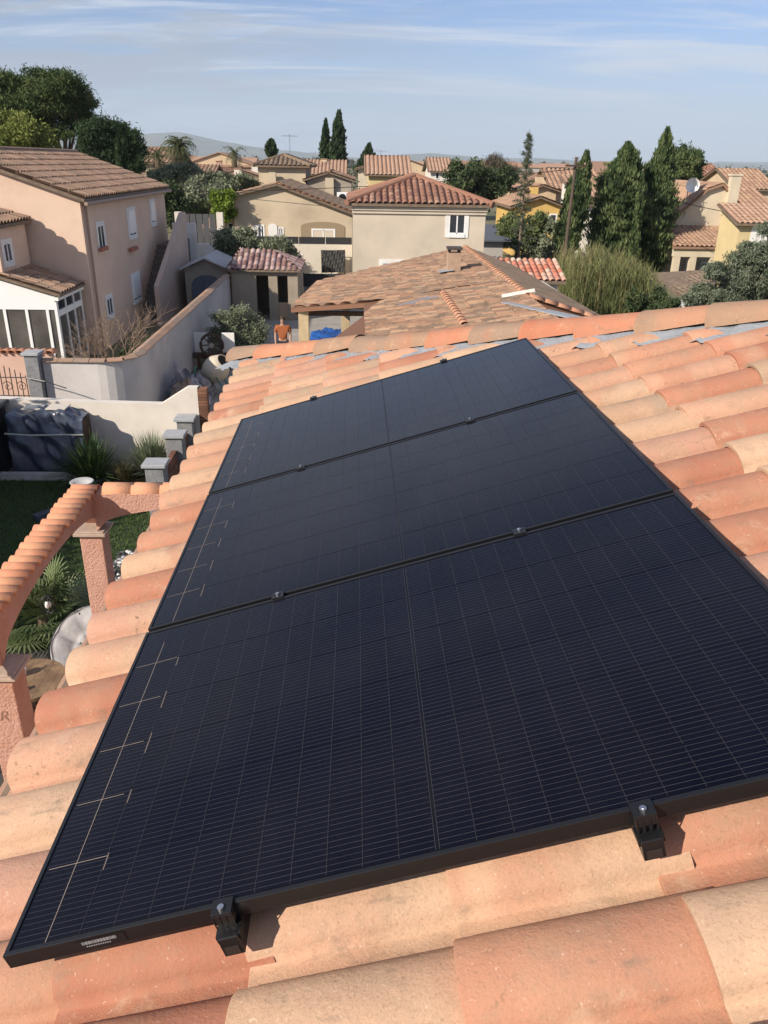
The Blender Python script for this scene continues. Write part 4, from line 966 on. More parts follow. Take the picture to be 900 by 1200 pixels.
for k in range(4):
    y = SY0+.09+k*(SY1-SY0-.18)/3; obj('post', MB().box(SX1-.085, SX1-.005, y, y+.075, .25, SZ-.12), wf, sr)
    if k < 3:
        y2 = y+(SY1-SY0-.18)/3; obj('pane', MB().box(SX1-.05, SX1-.04, y+.077, y2-.002, .252, 1.78), MATS['sunroom_glass'], sr); obj('pane', MB().box(SX1-.05, SX1-.04, y+.077, y2-.002, 1.98, SZ-.13), M_GLASS, sr)
        obj('transom', MB().box(SX1-.08, SX1-.008, y+.077, y2-.002, 1.785, 1.975), wf, sr)
obj('eaves_rail', MB().box(SX1-.08, SX1+.10, SY0-.05, SY1, SZ-.118, SZ-.012), wf, sr)
P = [Vector((SX1+.18, SY0-.12, SZ+.0)), Vector((SX1+.18, SY1, SZ)), Vector((SX0, SY1, SZ+.3*(SX1+.18-SX0))), Vector((SX0, SY0-.12, SZ+.3*(SX1+.18-SX0)))]
rs = obj('roof', MB().prism(P, (0,0,.08)), roofm, sr); tile_sheet(rs, M_OLD, [p+Vector((0,0,.095)) for p in P], (-1,0,.3), .25, .40, .07)
obj('curtain', MB().box(SX0+.1, -9.62, SY0+.2, SY0+.24, .25, 2.0), mat('curtain', (0.5,0.49,0.47), rough=.9), sr)
# outdoor stair with parapet
stp = thing('stair_parapet', 'pink outdoor stair with tall sloping parapet wall beside the pink house', 'stair', (-7.9, 36, 0))
obj('parapet', MB().prism([(-7.35,32.4,0),(-7.35,39.0,0),(-7.35,39.0,4.1),(-7.35,38.4,4.1),(-7.35,32.4,1.62)], (-.2,0,0)), mat('parapet_render', (0.62,0.48,0.40), (0.56,0.42,0.35), rough=.95, scale=1), stp)
for k in range(13): obj('step', MB().box(LX+.02, -7.555, 32.6+k*.33, 32.6+(k+1)*.33-.003, 0, .2+k*.2), mat('step_stone', (0.22,0.18,0.15), (0.17,0.14,0.12), rough=.95), stp)
obj('landing', MB().box(LX+.02, -7.555, 36.895, 40.4, 0, 2.80), MATS['step_stone'], stp); obj('end_wall', MB().box(LX+.02, -7.2, 40.41, 40.6, 0, 3.5), M_WHITE, stp)
tw = thing('garden_table', 'pale glass garden table with thin legs behind the curved wall', 'table', (-5.6, 25.2, 0))
obj('table_top', MB().box(-6.1, -5.1, 24.6, 25.8, .74, .77), mat('pale_glass', (0.55,0.57,0.6), rough=.12), tw, bevel=.006)
for x in (-6.05, -5.15):
    for y in (24.65, 25.75): obj('leg', MB().tube([(x,y,0),(x,y,.738)], .02, 6), M_PVC, tw)
# arched garage-like store and concrete shed
st2 = thing('arched_store', 'small grey store with white gable roof edge and arched opening', 'shed', (-6.0, 36.5, 0))
obj('wall', MB().prism([(-6.95,35.8,0),(-5.05,35.8,0),(-5.05,35.8,1.9),(-6.0,35.8,2.32),(-6.95,35.8,1.9)], (0,3,0)), mat('store_tan', (0.34,0.30,0.25), (0.28,0.24,0.2), rough=.95), st2)
pl = [(-6.7,35.78,.05),(-5.3,35.78,.05)]+[(-6.0+.7*math.cos(t),35.78,1.15+.5*math.sin(t)) for t in np.linspace(0,math.pi,12)]
obj('arch_door', MB().prism(pl, (0,-.03,0)), mat('door_bluegrey', (0.10,0.13,0.17), (0.07,0.09,0.12), rough=.5), st2)
for s in (-1, 1):
    obj('roof_slope', MB().prism([(-6.0,35.5,2.36),(-6.0+s*1.15,35.5,1.86),(-6.0+s*1.15,38.9,1.86),(-6.0,38.9,2.36)], (0,0,.07)), mat('store_roof', (0.5,0.5,0.5), (0.4,0.4,0.4), rough=.7), st2)
cs = thing('concrete_shed', 'squat concrete shed with plum coloured tile roof and two dark doorways', 'shed', (-3.2, 35.5, 0))
blockm = mat('raw_block', (0.36,0.30,0.23), (0.30,0.25,0.19), rough=.95, scale=2)
CY = 34.0; XL, XR = -4.62, -1.80; d1a, d1b, d2a, d2b = -3.58, -3.05, -2.67, -2.23; CZ = 2.06
for a, b in ((XL, d1a), (d1b, d2a), (d2b, XR)): obj('wall', MB().box(a, b, CY, CY+.2, 0, CZ), blockm, cs)
for a, b in ((d1a, d1b), (d2a, d2b)): obj('lintel', MB().box(a, b, CY, CY+.2, 1.88, CZ), blockm, cs)
obj('rear_wall', MB().box(XL, XR, CY+2.8, CY+3, 0, CZ), blockm, cs); obj('side_wall', MB().box(XL, XL+.2, CY+.2, CY+2.8, 0, CZ), blockm, cs); obj('side_wall', MB().box(XR-.2, XR, CY+.2, CY+2.8, 0, CZ), blockm, cs)
obj('low_door', MB().box(d2a, d2b, CY+.05, CY+.09, 0, .75), mat('plank_tan', (0.40,0.29,0.19), rough=.9), cs)
e = CZ-.02; a = (-4.3, CY+1.5, 2.78); b = (-2.9, CY+1.5, 2.66); q1, q2, q3, q4 = (XL-.15,CY-.2,e), (XR+.15,CY-.2,e), (XR+.15,CY+3.2,e), (XL-.15,CY+3.2,e)
g = MB()
for pl_ in ([q1,q2,b,a], [q3,q4,a,b], [q4,q1,a], [q2,q3,b]): g.prism([Vector(p)+Vector((0,0,.01)) for p in pl_], (0,0,.06))
ro = obj('roof', g, roofm, cs)
for pl_, up in (([q1,q2,b,a], (0,1,.4)), ([q4,q1,a], (1,0,.6)), ([q2,q3,b], (-1,0,.5))): tile_sheet(ro, M_PURPT, [Vector(p)+Vector((0,0,.09)) for p in pl_], up, .24, .36, .075)
# ------------------------------------------------------------------ pool shelter house
ph_ = thing('pool_house', 'low house with large flamed tile roof, open pool shelter and chimney', 'house', (2.5, 20, 0))
SLP = .165; pn = Vector((-SLP, 0, 1)).normalized(); PP0 = (-1.25, 0, 2.42)
def hp_(x, y): return hit(x, y, PP0, pn)
rid_far, rid_near = hp_(541, 291), hp_(626, 347)
rx_ = (rid_far.x+rid_near.x)/2
zrd = PP0[2]+SLP*(rx_-PP0[0])
RF, RN = Vector((rx_, rid_far.y, zrd)), Vector((rx_, rid_near.y, zrd))
eF, eN = hp_(372, 331), hp_(341, 361)
SN = hp_(427, 355)
RM = Vector((rx_, SN.y-.3, zrd))
P1 = [eN, eF, RF, RM, SN]
eN2 = hp_(375, 408); RN2 = Vector((rx_, min(RN.y, eN2.y)-.6, zrd))
S2 = hp_(427, 369); P2 = [S2, Vector((S2.x, SN.y-.35, PP0[2]+SLP*(S2.x-PP0[0]))), RM, RN, Vector((RN.x, eN2.y-1.0, zrd)), Vector((eN2.x, eN2.y-1.0, PP0[2]+SLP*(eN2.x-PP0[0]))), eN2]
g = MB(); g.prism([p-Vector((0,0,.13)) for p in P1], (0,0,.12)); g.prism([p-Vector((0,0,.131)) for p in P2], (0,0,.12)); ro = obj('roof', g, mat('roof_wood', (0.20,0.10,0.06), rough=.85), ph_)
tile_sheet(ro, M_POOLT, P1, (1,0,SLP), .24, .40, .07); tile_sheet(ro, M_POOLT, P2, (1,0,SLP), .24, .40, .07)
pn2 = Vector((.30, 0, 1)).normalized()
P3 = [RF, RN, hit(712, 378, RF, pn2), hit(600, 312, RF, pn2)]
g = MB(); g.prism([p-Vector((0,0,.13)) for p in P3], (0,0,.12)); ro2 = obj('roof', g, MATS['roof_wood'], ph_); tile_sheet(ro2, M_BROWNT, P3, (-1,0,.30), .24, .40, .06)  # slope turned from the sun: its shade is painted with darker tile colours
CAP2 = half_barrel(.40, .115, seg=7, m=tile_mat('pool_cap_tile', [(0.56,0.29,0.17),(0.50,0.24,0.14),(0.62,0.36,0.22)]))
def caprow(par, a, b, dz=.03):
    a, b = Vector(a), Vector(b); L = (b-a).length; d = (b-a)/L; k = 0
    while k*.36 < L-.2:
        p = a+d*(k*.36); o = put(CAP2, 'ridge_tile', par, p+Vector((0,0,dz))); o.rotation_euler = (0, -math.asin(d.z)+.03, math.atan2(d.y, d.x)); k += 1
caprow(ro, RN, RF, .02); caprow(ro2, P3[2], RN, .02)
caprow(ro, hp_(545, 383), hp_(520, 345), .03)
a, b = hp_(588, 352), hp_(626, 346); obj('fascia', MB().tube([a+Vector((0,0,.08)), b+Vector((0,0,.10))], .07, 6), cream, ph_)
a, b = hp_(594, 357), hp_(676, 376); d = (b-a)/2; obj('valley_gutter', MB().obox((a+b)/2+Vector((0,0,.06)), d, Vector((-d.y, d.x, 0)).normalized()*.16, (0,0,.012)), M_ZINC, ph_)
for q in ((500, 352), (480, 358)):
    c = hp_(*q); obj('slate_patch', MB().obox(c+Vector((0,0,.058)), (.28,0,.28*SLP), (0,.2,0), (0,0,.012)), mat('patch_grey', (0.24,0.25,0.28), rough=.7), ph_)
g = MB(); wy0 = RN.y-3; g.box(SN.x+.5, rx_+2.2, wy0, eN.y-.3, 0, PP0[2]+SLP*(SN.x-PP0[0])-.14); obj('wall', g, cream, ph_)
g = MB(); g.box(1.6, rx_+2.2, eN.y-.29, eF.y-.5, 0, PP0[2]+SLP*(1.6-PP0[0])-.14); obj('wall', g, cream, ph_)
for q in ((356, 372), (405, 372)):
    c = aty(q[0], q[1], eN.y+.12 if q[0] < 380 else eF.y-.6); obj('post', MB().box(c.x-.15, c.x+.15, c.y-.15, c.y+.15, 0, PP0[2]+SLP*(c.x-.15-PP0[0])-.135), mat('post_stone', (0.56,0.44,0.27), (0.46,0.36,0.22), rough=.95, scale=4), ph_, bevel=.01)
obj('eave_beam', MB().box(-1.1, SN.x, eN.y+.05, eN.y+.2, PP0[2]-.22, PP0[2]-.10), M_WOODDK, ph_)
cc_ = hp_(531, 320); ch = thing('chimney', 'square tan chimney with dark cowl on the flamed tile roof', 'chimney', cc_)
obj('stack', MB().box(cc_.x-.2, cc_.x+.2, cc_.y-.2, cc_.y+.2, cc_.z-.3, cc_.z+.62), mat('chimney_tan', (0.46,0.32,0.22), (0.38,0.26,0.18), rough=.95), ch); 
for sx_ in (-.15, .15):
    for sy_ in (-.15, .15): obj('cowl_leg', MB().box(cc_.x+sx_-.03, cc_.x+sx_+.03, cc_.y+sy_-.03, cc_.y+sy_+.03, cc_.z+.622, cc_.z+.71), M_DARKIN, ch)
obj('cowl', MB().box(cc_.x-.23, cc_.x+.23, cc_.y-.23, cc_.y+.23, cc_.z+.712, cc_.z+.79), mat('cowl_dark', (0.07,0.06,0.055), rough=.8), ch, bevel=.01); obj('flashing', MB().obox(cc_+Vector((-.25,-.1,.09)), (.22,0,.22*SLP), (0,.22,0), (0,0,.01)), M_ZINC, ch)
pl_ = thing('pool_cover', 'crumpled bright blue pool cover under the tiled shelter', 'pool cover', (.1, 25, 0))
NU = 40; V = np.zeros((NU, NU, 3)); xs = np.linspace(-.9, 1.5, NU); ys = np.linspace(23.3, 27.2, NU)
for i, y in enumerate(ys):
    for j, x in enumerate(xs): V[i, j] = (x, y, .55+.15*math.sin(x*2.3+y)*math.sin(y*1.7)+.08*abs(math.sin(x*7+y*5))+.07*abs(math.sin(y*9-x*4))+.03*math.sin(x*23+y*17)+.2*(i/NU))
q = np.array([(i*NU+j, i*NU+j+1, (i+1)*NU+j+1, (i+1)*NU+j) for i in range(NU-1) for j in range(NU-1)])
npobj('cover', V.reshape(-1, 3), q, mat('pool_blue', (0.02,0.10,0.36), (0.015,0.05,0.2), rough=.35, scale=2), pl_, smooth=True); obj('pool_rim', MB().box(-1.0, 1.55, 23.2, 27.3, 0, .18), mat('rim_teal', (0.10,0.25,0.27), rough=.6), pl_)
# bicycle leaning in the shelter, by the post
bk = thing('bicycle', 'bicycle parked behind the stone post of the pool shelter', 'bicycle', (-.75, 24.2, 0))
for x in (-1.1, -.1): obj('wheel', MB().tube([(x+.33*math.cos(t), 23.95, .35+.33*math.sin(t)) for t in np.linspace(0, 2*math.pi, 25)], .022, 6, False), M_BLACK, bk)
for a, b in (((-1.1,.35),(-.7,.75)), ((-.7,.75),(-.25,.78)), ((-.65,.35),(-.25,.78)), ((-.65,.35),(-1.1,.35)), ((-.65,.35),(-.73,.88)), ((-.1,.35),(-.28,.95))): obj('frame_tube', MB().tube([(a[0],23.95,a[1]),(b[0],23.95,b[1])], .018, 6), mat('bike_blue', (0.06,0.08,0.14), rough=.4), bk)
obj('saddle', MB().ball((-.74,23.95,.91), (.13,.06,.035), 10, 6), M_BLACK, bk, smooth=True); obj('handlebar', MB().tube([(-.3,23.7,.97),(-.28,23.95,.96),(-.3,24.2,.97)], .014, 6), M_BLACK, bk)

# ------------------------------------------------------------------ tan house, gabled beige house and neighbours
tanm = wcol('tan_render', (0.63,0.54,0.425))
th_, tr_ = house('tan_house', 'boxy tan two-storey house with red-brown pyramid tile roof and single upper window', 'house', .55, 6.75, 38.0, 46.0, -.5, 4.62, tanm, M_REDT, 'hip', slope=.33, ov=.28, period=.30, course=.42, h=.10)
winpx(th_, '-y', 38.0, 526, 251, 545, 274, surround=.17, mull=True)
winpx(th_, '-y', 38.0, 449, 309, 490, 325, surround=.2, mull=False, panem=mat('garage_grey', (0.26,0.30,0.37), rough=.5))
obj('genoise', MB().box(.50, 6.80, 37.86, 37.998, 4.36, 4.52), tanm, th_); obj('genoise', MB().box(.52, 6.78, 37.92, 37.997, 4.22, 4.358), tanm, th_)
obj('wall_lamp', MB().box(3.55, 3.8, 37.75, 37.995, 2.05, 2.2), M_BLACK, th_)
GY = 50.0
beige = mat('beige_render', (0.58,0.48,0.345), (0.51,0.42,0.30), rough=.95, scale=.6, stain=(.45,.5,(0.34,0.28,0.21),.6))
gh = thing('gabled_house', 'weathered beige house with broad tiled gable, shuttered windows and arched loggia', 'house', (-3, 54, 0))
gl, ga, gr_ = aty(273,231,GY), aty(325,218,GY), aty(413,252,GY)
prof = [(gl.x,GY,0),(gr_.x,GY,0),(gr_.x,GY,gr_.z),(ga.x,GY,ga.z),(gl.x,GY,gl.z)]
obj('wall', MB().prism(prof, (0,10,0)), beige, gh)
for (a, b, up) in ((gl, ga, 1), (gr_, ga, -1)):
    d = Vector((b.x-a.x, 0, b.z-a.z)).normalized(); a2 = Vector((a.x,0,a.z))-d*.4
    P = [Vector((a2.x,GY-.35,a2.z+.02)), Vector((b.x,GY-.35,b.z+.02)), Vector((b.x,GY+10.3,b.z+.02)), Vector((a2.x,GY+10.3,a2.z+.02))]
    r_ = obj('roof', MB().prism(P, (0,0,.12)), roofm, gh); tile_sheet(r_, M_BROWNT, [p+Vector((0,0,.14)) for p in P], (d.x,0,d.z), .3, .45, .08)
    caprow(r_, P[0]+Vector((0,.2,.13)), P[1]+Vector((0,.2,.13)), .03)
for q in ((303,264,309.5,283), (326.5,267,332,283)): winpx(gh, '-y', GY, *q, surround=.04, mull=True)
for x0, x1 in ((297,302.5), (315,325)):
    a, b = aty(x0,283,GY), aty(x1,266,GY); m_ = (a.x+b.x)/2; w_ = (b.x-a.x)/2; h0, h1 = a.z, b.z
    pl2 = [(a.x,GY-.03,h0),(b.x,GY-.03,h0)]+[(m_+w_*math.cos(t),GY-.03,h1+w_*.7*math.sin(t)) for t in np.linspace(0,math.pi,9)]
    obj('shutter', MB().prism(pl2, (0,-.05,0)), M_WHITE, gh)
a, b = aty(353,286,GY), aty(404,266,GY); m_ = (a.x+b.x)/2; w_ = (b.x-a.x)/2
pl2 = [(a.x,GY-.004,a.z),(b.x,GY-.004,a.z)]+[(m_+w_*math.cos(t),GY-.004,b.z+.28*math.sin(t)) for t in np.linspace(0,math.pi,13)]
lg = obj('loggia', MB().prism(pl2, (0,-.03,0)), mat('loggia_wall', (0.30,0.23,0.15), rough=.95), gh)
winpx(gh, '-y', GY-.03, 366, 269, 392, 285, surround=.05, mull=True, panem=mat('loggia_shutter', (0.60,0.52,0.42), rough=.7))
tw_, _ = house('tower_house', 'taller beige block with brown hipped tile roof rising behind the gabled house', 'house', aty(303,200,62).x, aty(358,200,62).x, 62, 70, 0, 6.05, beige, M_BROWNT, 'hip', slope=.33, ov=.4, period=.34, course=.5, h=.09)
obj('chimney', MB().box(-5.6,-5.1,61.2,61.7,3.5,5.6), beige, tw_); obj('chimney', MB().box(-1.5,-.9,60.6,61.1,3.2,5.3), beige, tw_)
sh2, _ = house('grey_beige_house', 'narrow grey-beige house with dark side wall and air conditioner', 'house', aty(362,205,64).x, aty(412,205,64).x, 61, 72, 0, 5.1, mat('grey_beige', (0.36,0.31,0.25), (0.3,0.26,0.21), rough=.95), M_POOLT, 'gy', slope=.3, ov=.3, period=.34, course=.5)  # one even grey-beige colour on every wall
a = aty(395,238,60.9); obj('air_conditioner', MB().box(a.x, a.x+1.0, 60.6, 60.99, a.z, a.z+.75), M_PVC, sh2, bevel=.03); obj('fan_grille', MB().tube([(a.x+.4,60.58,a.z+.37),(a.x+.4,60.597,a.z+.37)], .28, 18), M_BLACK, sh2)
# walls and fences between
ww = thing('white_garden_wall', 'long cream garden wall topped by a black fence strip before the gabled house', 'wall', (-2.5, 42, 0))
obj('wall', MB().box(-5.6, .5, 42, 42.2, 0, 2.45), mat('cream_wall', (0.66,0.60,0.50), (0.6,0.54,0.45), rough=.95), ww); 
for k in range(4): obj('fence_panel', MB().box(-5.0+k*1.38, -3.65+k*1.38, 42.05, 42.1, 2.46, 2.80), mat('fence_black', (0.025,0.026,0.028), rough=.6), ww)
winpx(ww, '-y', 42, 348, 299, 354, 311, surround=.03, mull=False, panem=M_DARKIN)
obj('planter_recess', MB().box(-3.05,-2.7,41.9,41.998,1.2,1.5), mat('olive_box', (0.1,0.11,0.06), rough=.9), ww)
sail = thing('black_cover', 'black sheet cover hung on a frame against the cream garden wall', 'cover', (-.6, 41.5, 0))
a, b = aty(377,319,41.5), aty(404,294,41.5); g = MB(); NQ = 12
for i in range(NQ+1):
    for j in range(NQ+1): g.v.append((a.x+(b.x-a.x)*j/NQ, 41.5+.06*math.sin(j*1.9+i*.8)-.25*(1-i/NQ), a.z+(b.z-a.z)*i/NQ+.05*(j/NQ))); g.a.append(.5)
for i in range(NQ):
    for j in range(NQ): g.f.append((i*(NQ+1)+j, i*(NQ+1)+j+1, (i+1)*(NQ+1)+j+1, (i+1)*(NQ+1)+j))
obj('sheet', g, mat('cover_black', (0.035,0.035,0.034), rough=.6), sail); obj('frame', MB().tube([(a.x,41.62,0),(a.x,41.62,b.z),(b.x,41.62,b.z),(b.x,41.62,0)], .03, 6), M_BLACK, sail)
bf = thing('black_fence', 'solid black panel fence on a low grey wall behind the concrete shed', 'fence', (-.4, 38, 0))
obj('base_wall', MB().box(-1.75, 3.0, 37.4, 37.55, 0, .95), stone, bf)
for k in range(3): obj('panel', MB().box(-1.75+k*1.6, -.18+k*1.6, 37.45, 37.5, .952, 1.55), MATS['fence_black'], bf)
for k in range(4): obj('post', MB().box(-1.775+k*1.6, -1.725+k*1.6, 37.40, 37.449, .952, 1.6), M_BLACK, bf)
lw = thing('back_garden_wall', 'white rendered garden wall behind the arched store', 'wall', (-7, 42, 0)); obj('wall', MB().box(-9.2, -5.65, 43, 43.2, 0, 2.3), M_WHITE, lw); obj('pier', MB().box(-8.1,-7.8,42.8,42.99,0,2.9), M_WHITE, lw)
gf = thing('tall_dark_gate', 'tall dark slatted gate between pale piers behind the stair parapet', 'gate', (-8.0, 46, 0))
for k in range(5): obj('slat', MB().box(-8.9+k*.36, -8.58+k*.36, 46, 46.05, 0, 3.6), mat('gate_dark', (0.08,0.08,0.085), rough=.7), gf)
for x in (-9.35, -7.05): obj('pier', MB().box(x, x+.35, 45.9, 46.2, 0, 3.7), cream, gf)
an_, _ = house('tiled_annex', 'tiny cream annex with one arched window at the side of the gabled house', 'house', aty(262,255,52).x, gl.x-.05, 51, 55, 0, 3.3, mat('annex_cream', (0.60,0.45,0.28), rough=.95), M_BROWNT, 'mono+x', slope=.25, ov=.2, period=.3)
winpx(an_, '-y', 51, 268, 262, 273, 274, surround=.05, mull=False)
# ------------------------------------------------------------------ vegetation
def leafquads(C, L, Wd, bias, jitter=1.0):
    """diamond leaves at points C; bias: preferred direction"""
    n = len(C); d = rng.normal(0, jitter, (n, 3))+np.asarray(bias); d /= np.linalg.norm(d, axis=1)[:, None]+1e-9
    r = rng.normal(0, 1, (n, 3)); s = np.cross(d, r); s /= np.linalg.norm(s, axis=1)[:, None]+1e-9
    L = np.asarray(L)*rng.uniform(.6, 1.3, n); Wd = np.asarray(Wd)*rng.uniform(.6, 1.3, n)
    V = np.stack([C-d*L[:, None]*.5, C+s*Wd[:, None]*.5, C+d*L[:, None]*.5, C-s*Wd[:, None]*.5], 1)
    return V.reshape(-1, 3), np.arange(4*n).reshape(-1, 4)
def clumpcloud(clumps, n, sub=14, shell=.55):
    """points in sub-clumps spread through each ellipsoid (c, r)"""
    vol = np.array([r[0]*r[1]*r[2] for c, r in clumps])**.75; cnt = np.maximum(30, (n*vol/vol.sum()).astype(int)); P, Tn = [], []
    for (c, r), k in zip(clumps, cnt):
        c, r = np.array(c), np.array(r)
        d = rng.normal(0, 1, (sub, 3)); d /= np.linalg.norm(d, axis=1)[:, None]; sc_ = c+d*r*rng.uniform(shell, 1.0, (sub, 1)); tn = rng.random(sub)
        idx = rng.integers(0, sub, k); q = rng.normal(0, 1, (k, 3))*r*.22
        P.append(sc_[idx]+q); Tn.append(np.clip(tn[idx]*.7+rng.random(k)*.3, 0, 1))
    return np.concatenate(P), np.concatenate(Tn)
LEAF = {}
def leafmat(name, cols, trans=.2):
    if name not in LEAF: LEAF[name] = mat(name, cols[0], tcol=cols, rough=.75, trans=trans, spec=.25)
    return LEAF[name]
PINE = leafmat('pine_needles', [(0.030,0.057,0.019), (0.061,0.097,0.032), (0.101,0.135,0.046), (0.135,0.169,0.061)])
DARKC = leafmat('dark_conifer', [(0.021,0.042,0.018), (0.039,0.069,0.027), (0.060,0.098,0.038)])
YELG = leafmat('yellow_green', [(0.112,0.150,0.031), (0.188,0.213,0.050), (0.250,0.263,0.075)])
OLIVE = leafmat('olive_leaf', [(0.131,0.154,0.088), (0.210,0.236,0.149), (0.298,0.315,0.210)])
CYPR = leafmat('cypress_leaf', [(0.034,0.062,0.025), (0.070,0.109,0.040), (0.116,0.155,0.059), (0.155,0.194,0.078)])
BLUEC = leafmat('blue_cedar', [(0.09,0.115,0.075), (0.15,0.18,0.12), (0.22,0.245,0.17)])
DKGR = leafmat('dark_green', [(0.035,0.058,0.026), (0.064,0.093,0.038), (0.104,0.131,0.056)])
LIME = leafmat('lime_green', [(0.117,0.182,0.019), (0.195,0.273,0.039)])
REED = leafmat('reed_leaf', [(0.08,0.105,0.035), (0.14,0.165,0.06), (0.20,0.205,0.085), (0.27,0.245,0.12)])
MIDG = leafmat('mid_green', [(0.064,0.096,0.032), (0.120,0.152,0.056), (0.176,0.192,0.080)])
def pxr(Y): return (CAM-Vector((CAM.x, Y, CAM.z))).length*1.02/F_PX*.985       # metres per pixel near the horizon at depth Y
def tree_px(name, label, cat, cl, Y, lm, n, leaf, base=None, flat=.75, trunk_r=.22, group=None, bias=(0,0,.5), dj=1.2, sub=14, shell=.55, limb=True, bark=None):
    m = pxr(Y); clumps = []
    for c in cl:
        x, y, r = c[:3]; Yc = Y+(c[3] if len(c) > 3 else rng.uniform(-dj, dj)*r*m*.8); p = aty(x, y, Yc); clumps.append(((p.x, p.y, p.z), (r*m, r*m*1.0, r*m*flat)))
    bx_ = base if base else sum(c[0][0] for c in clumps)/len(clumps)
    T = thing(name, label, cat, (bx_, Y, 0), group)
    P, Tn = clumpcloud(clumps, n, sub, shell); P[:, 2] = np.maximum(P[:, 2], .05)
    V, Fq = leafquads(P, np.full(len(P), leaf[0]), np.full(len(P), leaf[1]), bias)
    npobj('crown', V, Fq, lm, T, np.repeat(Tn, 4))
    zc = sum(c[0][2] for c in clumps)/len(clumps); g = MB(); top = Vector((sum(c[0][0] for c in clumps)/len(clumps), Y, zc))
    b = Vector((bx_, Y, 0)); g.tube([b, b.lerp(top, .5)+Vector((.1,0,0)), top], [trunk_r, trunk_r*.75, trunk_r*.4], 8)
    if limb:
        for c, r in clumps: c = Vector(c); s = b.lerp(top, .55); g.tube([s, s.lerp(c, .55)+Vector((0,0,-.1*(c-s).length)), c], [trunk_r*.4, trunk_r*.28, trunk_r*.1], 6)
    obj('trunk', g, bark or M_BARK, T, smooth=True); return T
tree_px('stone_pine', 'tall broad dark stone pine standing behind the pink house', 'pine', [(18,106,24),(45,98,20),(72,100,22),(92,112,18),(104,124,10),(60,118,24),(30,126,24),(84,132,20),(8,130,22),(2,100,20),(60,146,20),(-20,115,26),(98,140,12),(40,150,18),(78,152,14)], 62, PINE, 60000, (.34,.07), base=-19.5, flat=.6, trunk_r=.32, sub=22)
tree_px('dark_conifer', 'dark dense conifer at the far end of the pink house roof', 'conifer', [(112,160,20),(138,158,16),(150,166,14),(122,182,20),(148,186,18),(160,176,10),(106,185,14),(135,204,16),(162,196,7)], 57, DARKC, 30000, (.30,.07), flat=.8, sub=20)
tree_px('yellow_green_tree', 'yellow green leafy tree in front of the stone pine', 'tree', [(12,150,20),(36,160,20),(8,172,20),(48,174,16),(64,180,9),(-10,155,20),(25,140,9)], 52, YELG, 22000, (.26,.10), flat=.75, sub=18)
def cypress(name, label, pts, Y, n, lm=CYPR, leaf=(.30,.09), group=None, rag=.12):
    """pts: (x, y, halfwidth) in pixels from bottom to top, the axis may lean"""
    m = pxr(Y); ax = [(aty(x, y, Y), w*m) for x, y, w in pts]; zs = np.array([a.z for a, _ in ax]); xs = np.array([a.x for a, _ in ax]); ws = np.array([w for _, w in ax])
    T = thing(name, label, 'cypress', (xs[0], Y, 0), group)
    t = rng.random(n*2); z = zs[0]+(zs[-1]-zs[0])*t; w = np.interp(z, zs, ws); keep = rng.random(n*2) < (w/ws.max()+.08); z, w = z[keep][:n], w[keep][:n]; k = len(z)
    a = rng.uniform(0, 6.283, k)
    lob = 1+.20*np.sin(a*3+z*2.1)+.13*np.sin(a*5-z*4.7)+.12*np.sin(z*9+a*2)+.10*np.sin(z*17+a*4)                                # vertical plumes
    r = w*lob*np.sqrt(rng.uniform(.25, 1.0, k))*(1+rng.normal(0, rag, k)*.6)
    C = np.c_[np.interp(z, zs, xs)+np.cos(a)*r, Y+np.sin(a)*r, z]
    out = np.c_[np.cos(a)*.35, np.sin(a)*.35, np.full(k, 1.4)]
    V, Fq = leafquads(C, np.full(k, leaf[0]), np.full(k, leaf[1]), out, .35)
    tn = np.clip(.45+.38*np.sin(a*3+z*2.1)+.2*np.sin(a*7-z*3.3)+rng.normal(0, .22, k), 0, 1)  # tone darkens in the hollows between plumes, painting shaded gaps
    npobj('crown', V, Fq, lm, T, np.repeat(tn, 4)); obj('trunk', MB().tube([(xs[0], Y, 0)]+[(x, Y, zz_) for x, zz_ in zip(xs[:-1], zs[:-1])], [.16]+list(np.linspace(.14, .05, len(xs)-1)), 7), M_BARK, T); return T
cypress('cypress', 'slim dark cypress standing against the wooden utility pole', [(664,292,11),(668,270,13),(674,240,13),(680,215,11),(685,195,6),(688,177,1.5)], 49, 15000)
cypress('cypress', 'broad full cypress, stoutest of the row by the reeds', [(716,312,20),(716,290,22),(721,262,25),(727,230,24),(731,205,20),(735,185,12),(736,167,2)], 50, 26000)
cypress('cypress', 'tallest leaning cypress of the row, beside the cream house', [(752,322,19),(757,290,21),(764,255,22),(768,225,20),(775,195,13),(780,170,7),(783,150,1.5)], 51, 24000, rag=.2)
cypress('cypress', 'very thin young cypress squeezed between the two broad ones', [(742,300,5),(745,270,5),(749,240,4),(752,215,2),(753,205,1)], 48.5, 3000)
cypress('cypress', 'tallest of two far slim cypresses above the gabled house', [(396,195,8),(396,170,7),(396.5,150,5),(397.5,130,1)], 115, 9000, DARKC, (.6,.18))
cypress('cypress', 'shorter of two far slim cypresses above the gabled house', [(381,195,5),(381,170,4.5),(381.5,155,3),(382,140,.8)], 118, 6000, DARKC, (.6,.18))
cypress('cypress', 'bushy far cypress with two tips right of the slim pair', [(428,200,9),(430,188,8),(432,178,4),(433,169,1)], 110, 5000, DARKC, (.6,.2))
cypress('cypress', 'small round-topped dark cypress left of the tower house', [(318,183,4),(318,176,5.5),(318,168,4),(318,164,1)], 100, 3000, DARKC, (.5,.2))
cypress('cypress', 'small dark column cypress standing before the dark conifer', [(143,205,5),(142,185,5.5),(141,165,4),(141,152,1)], 50, 3500, DARKC, (.28,.09))
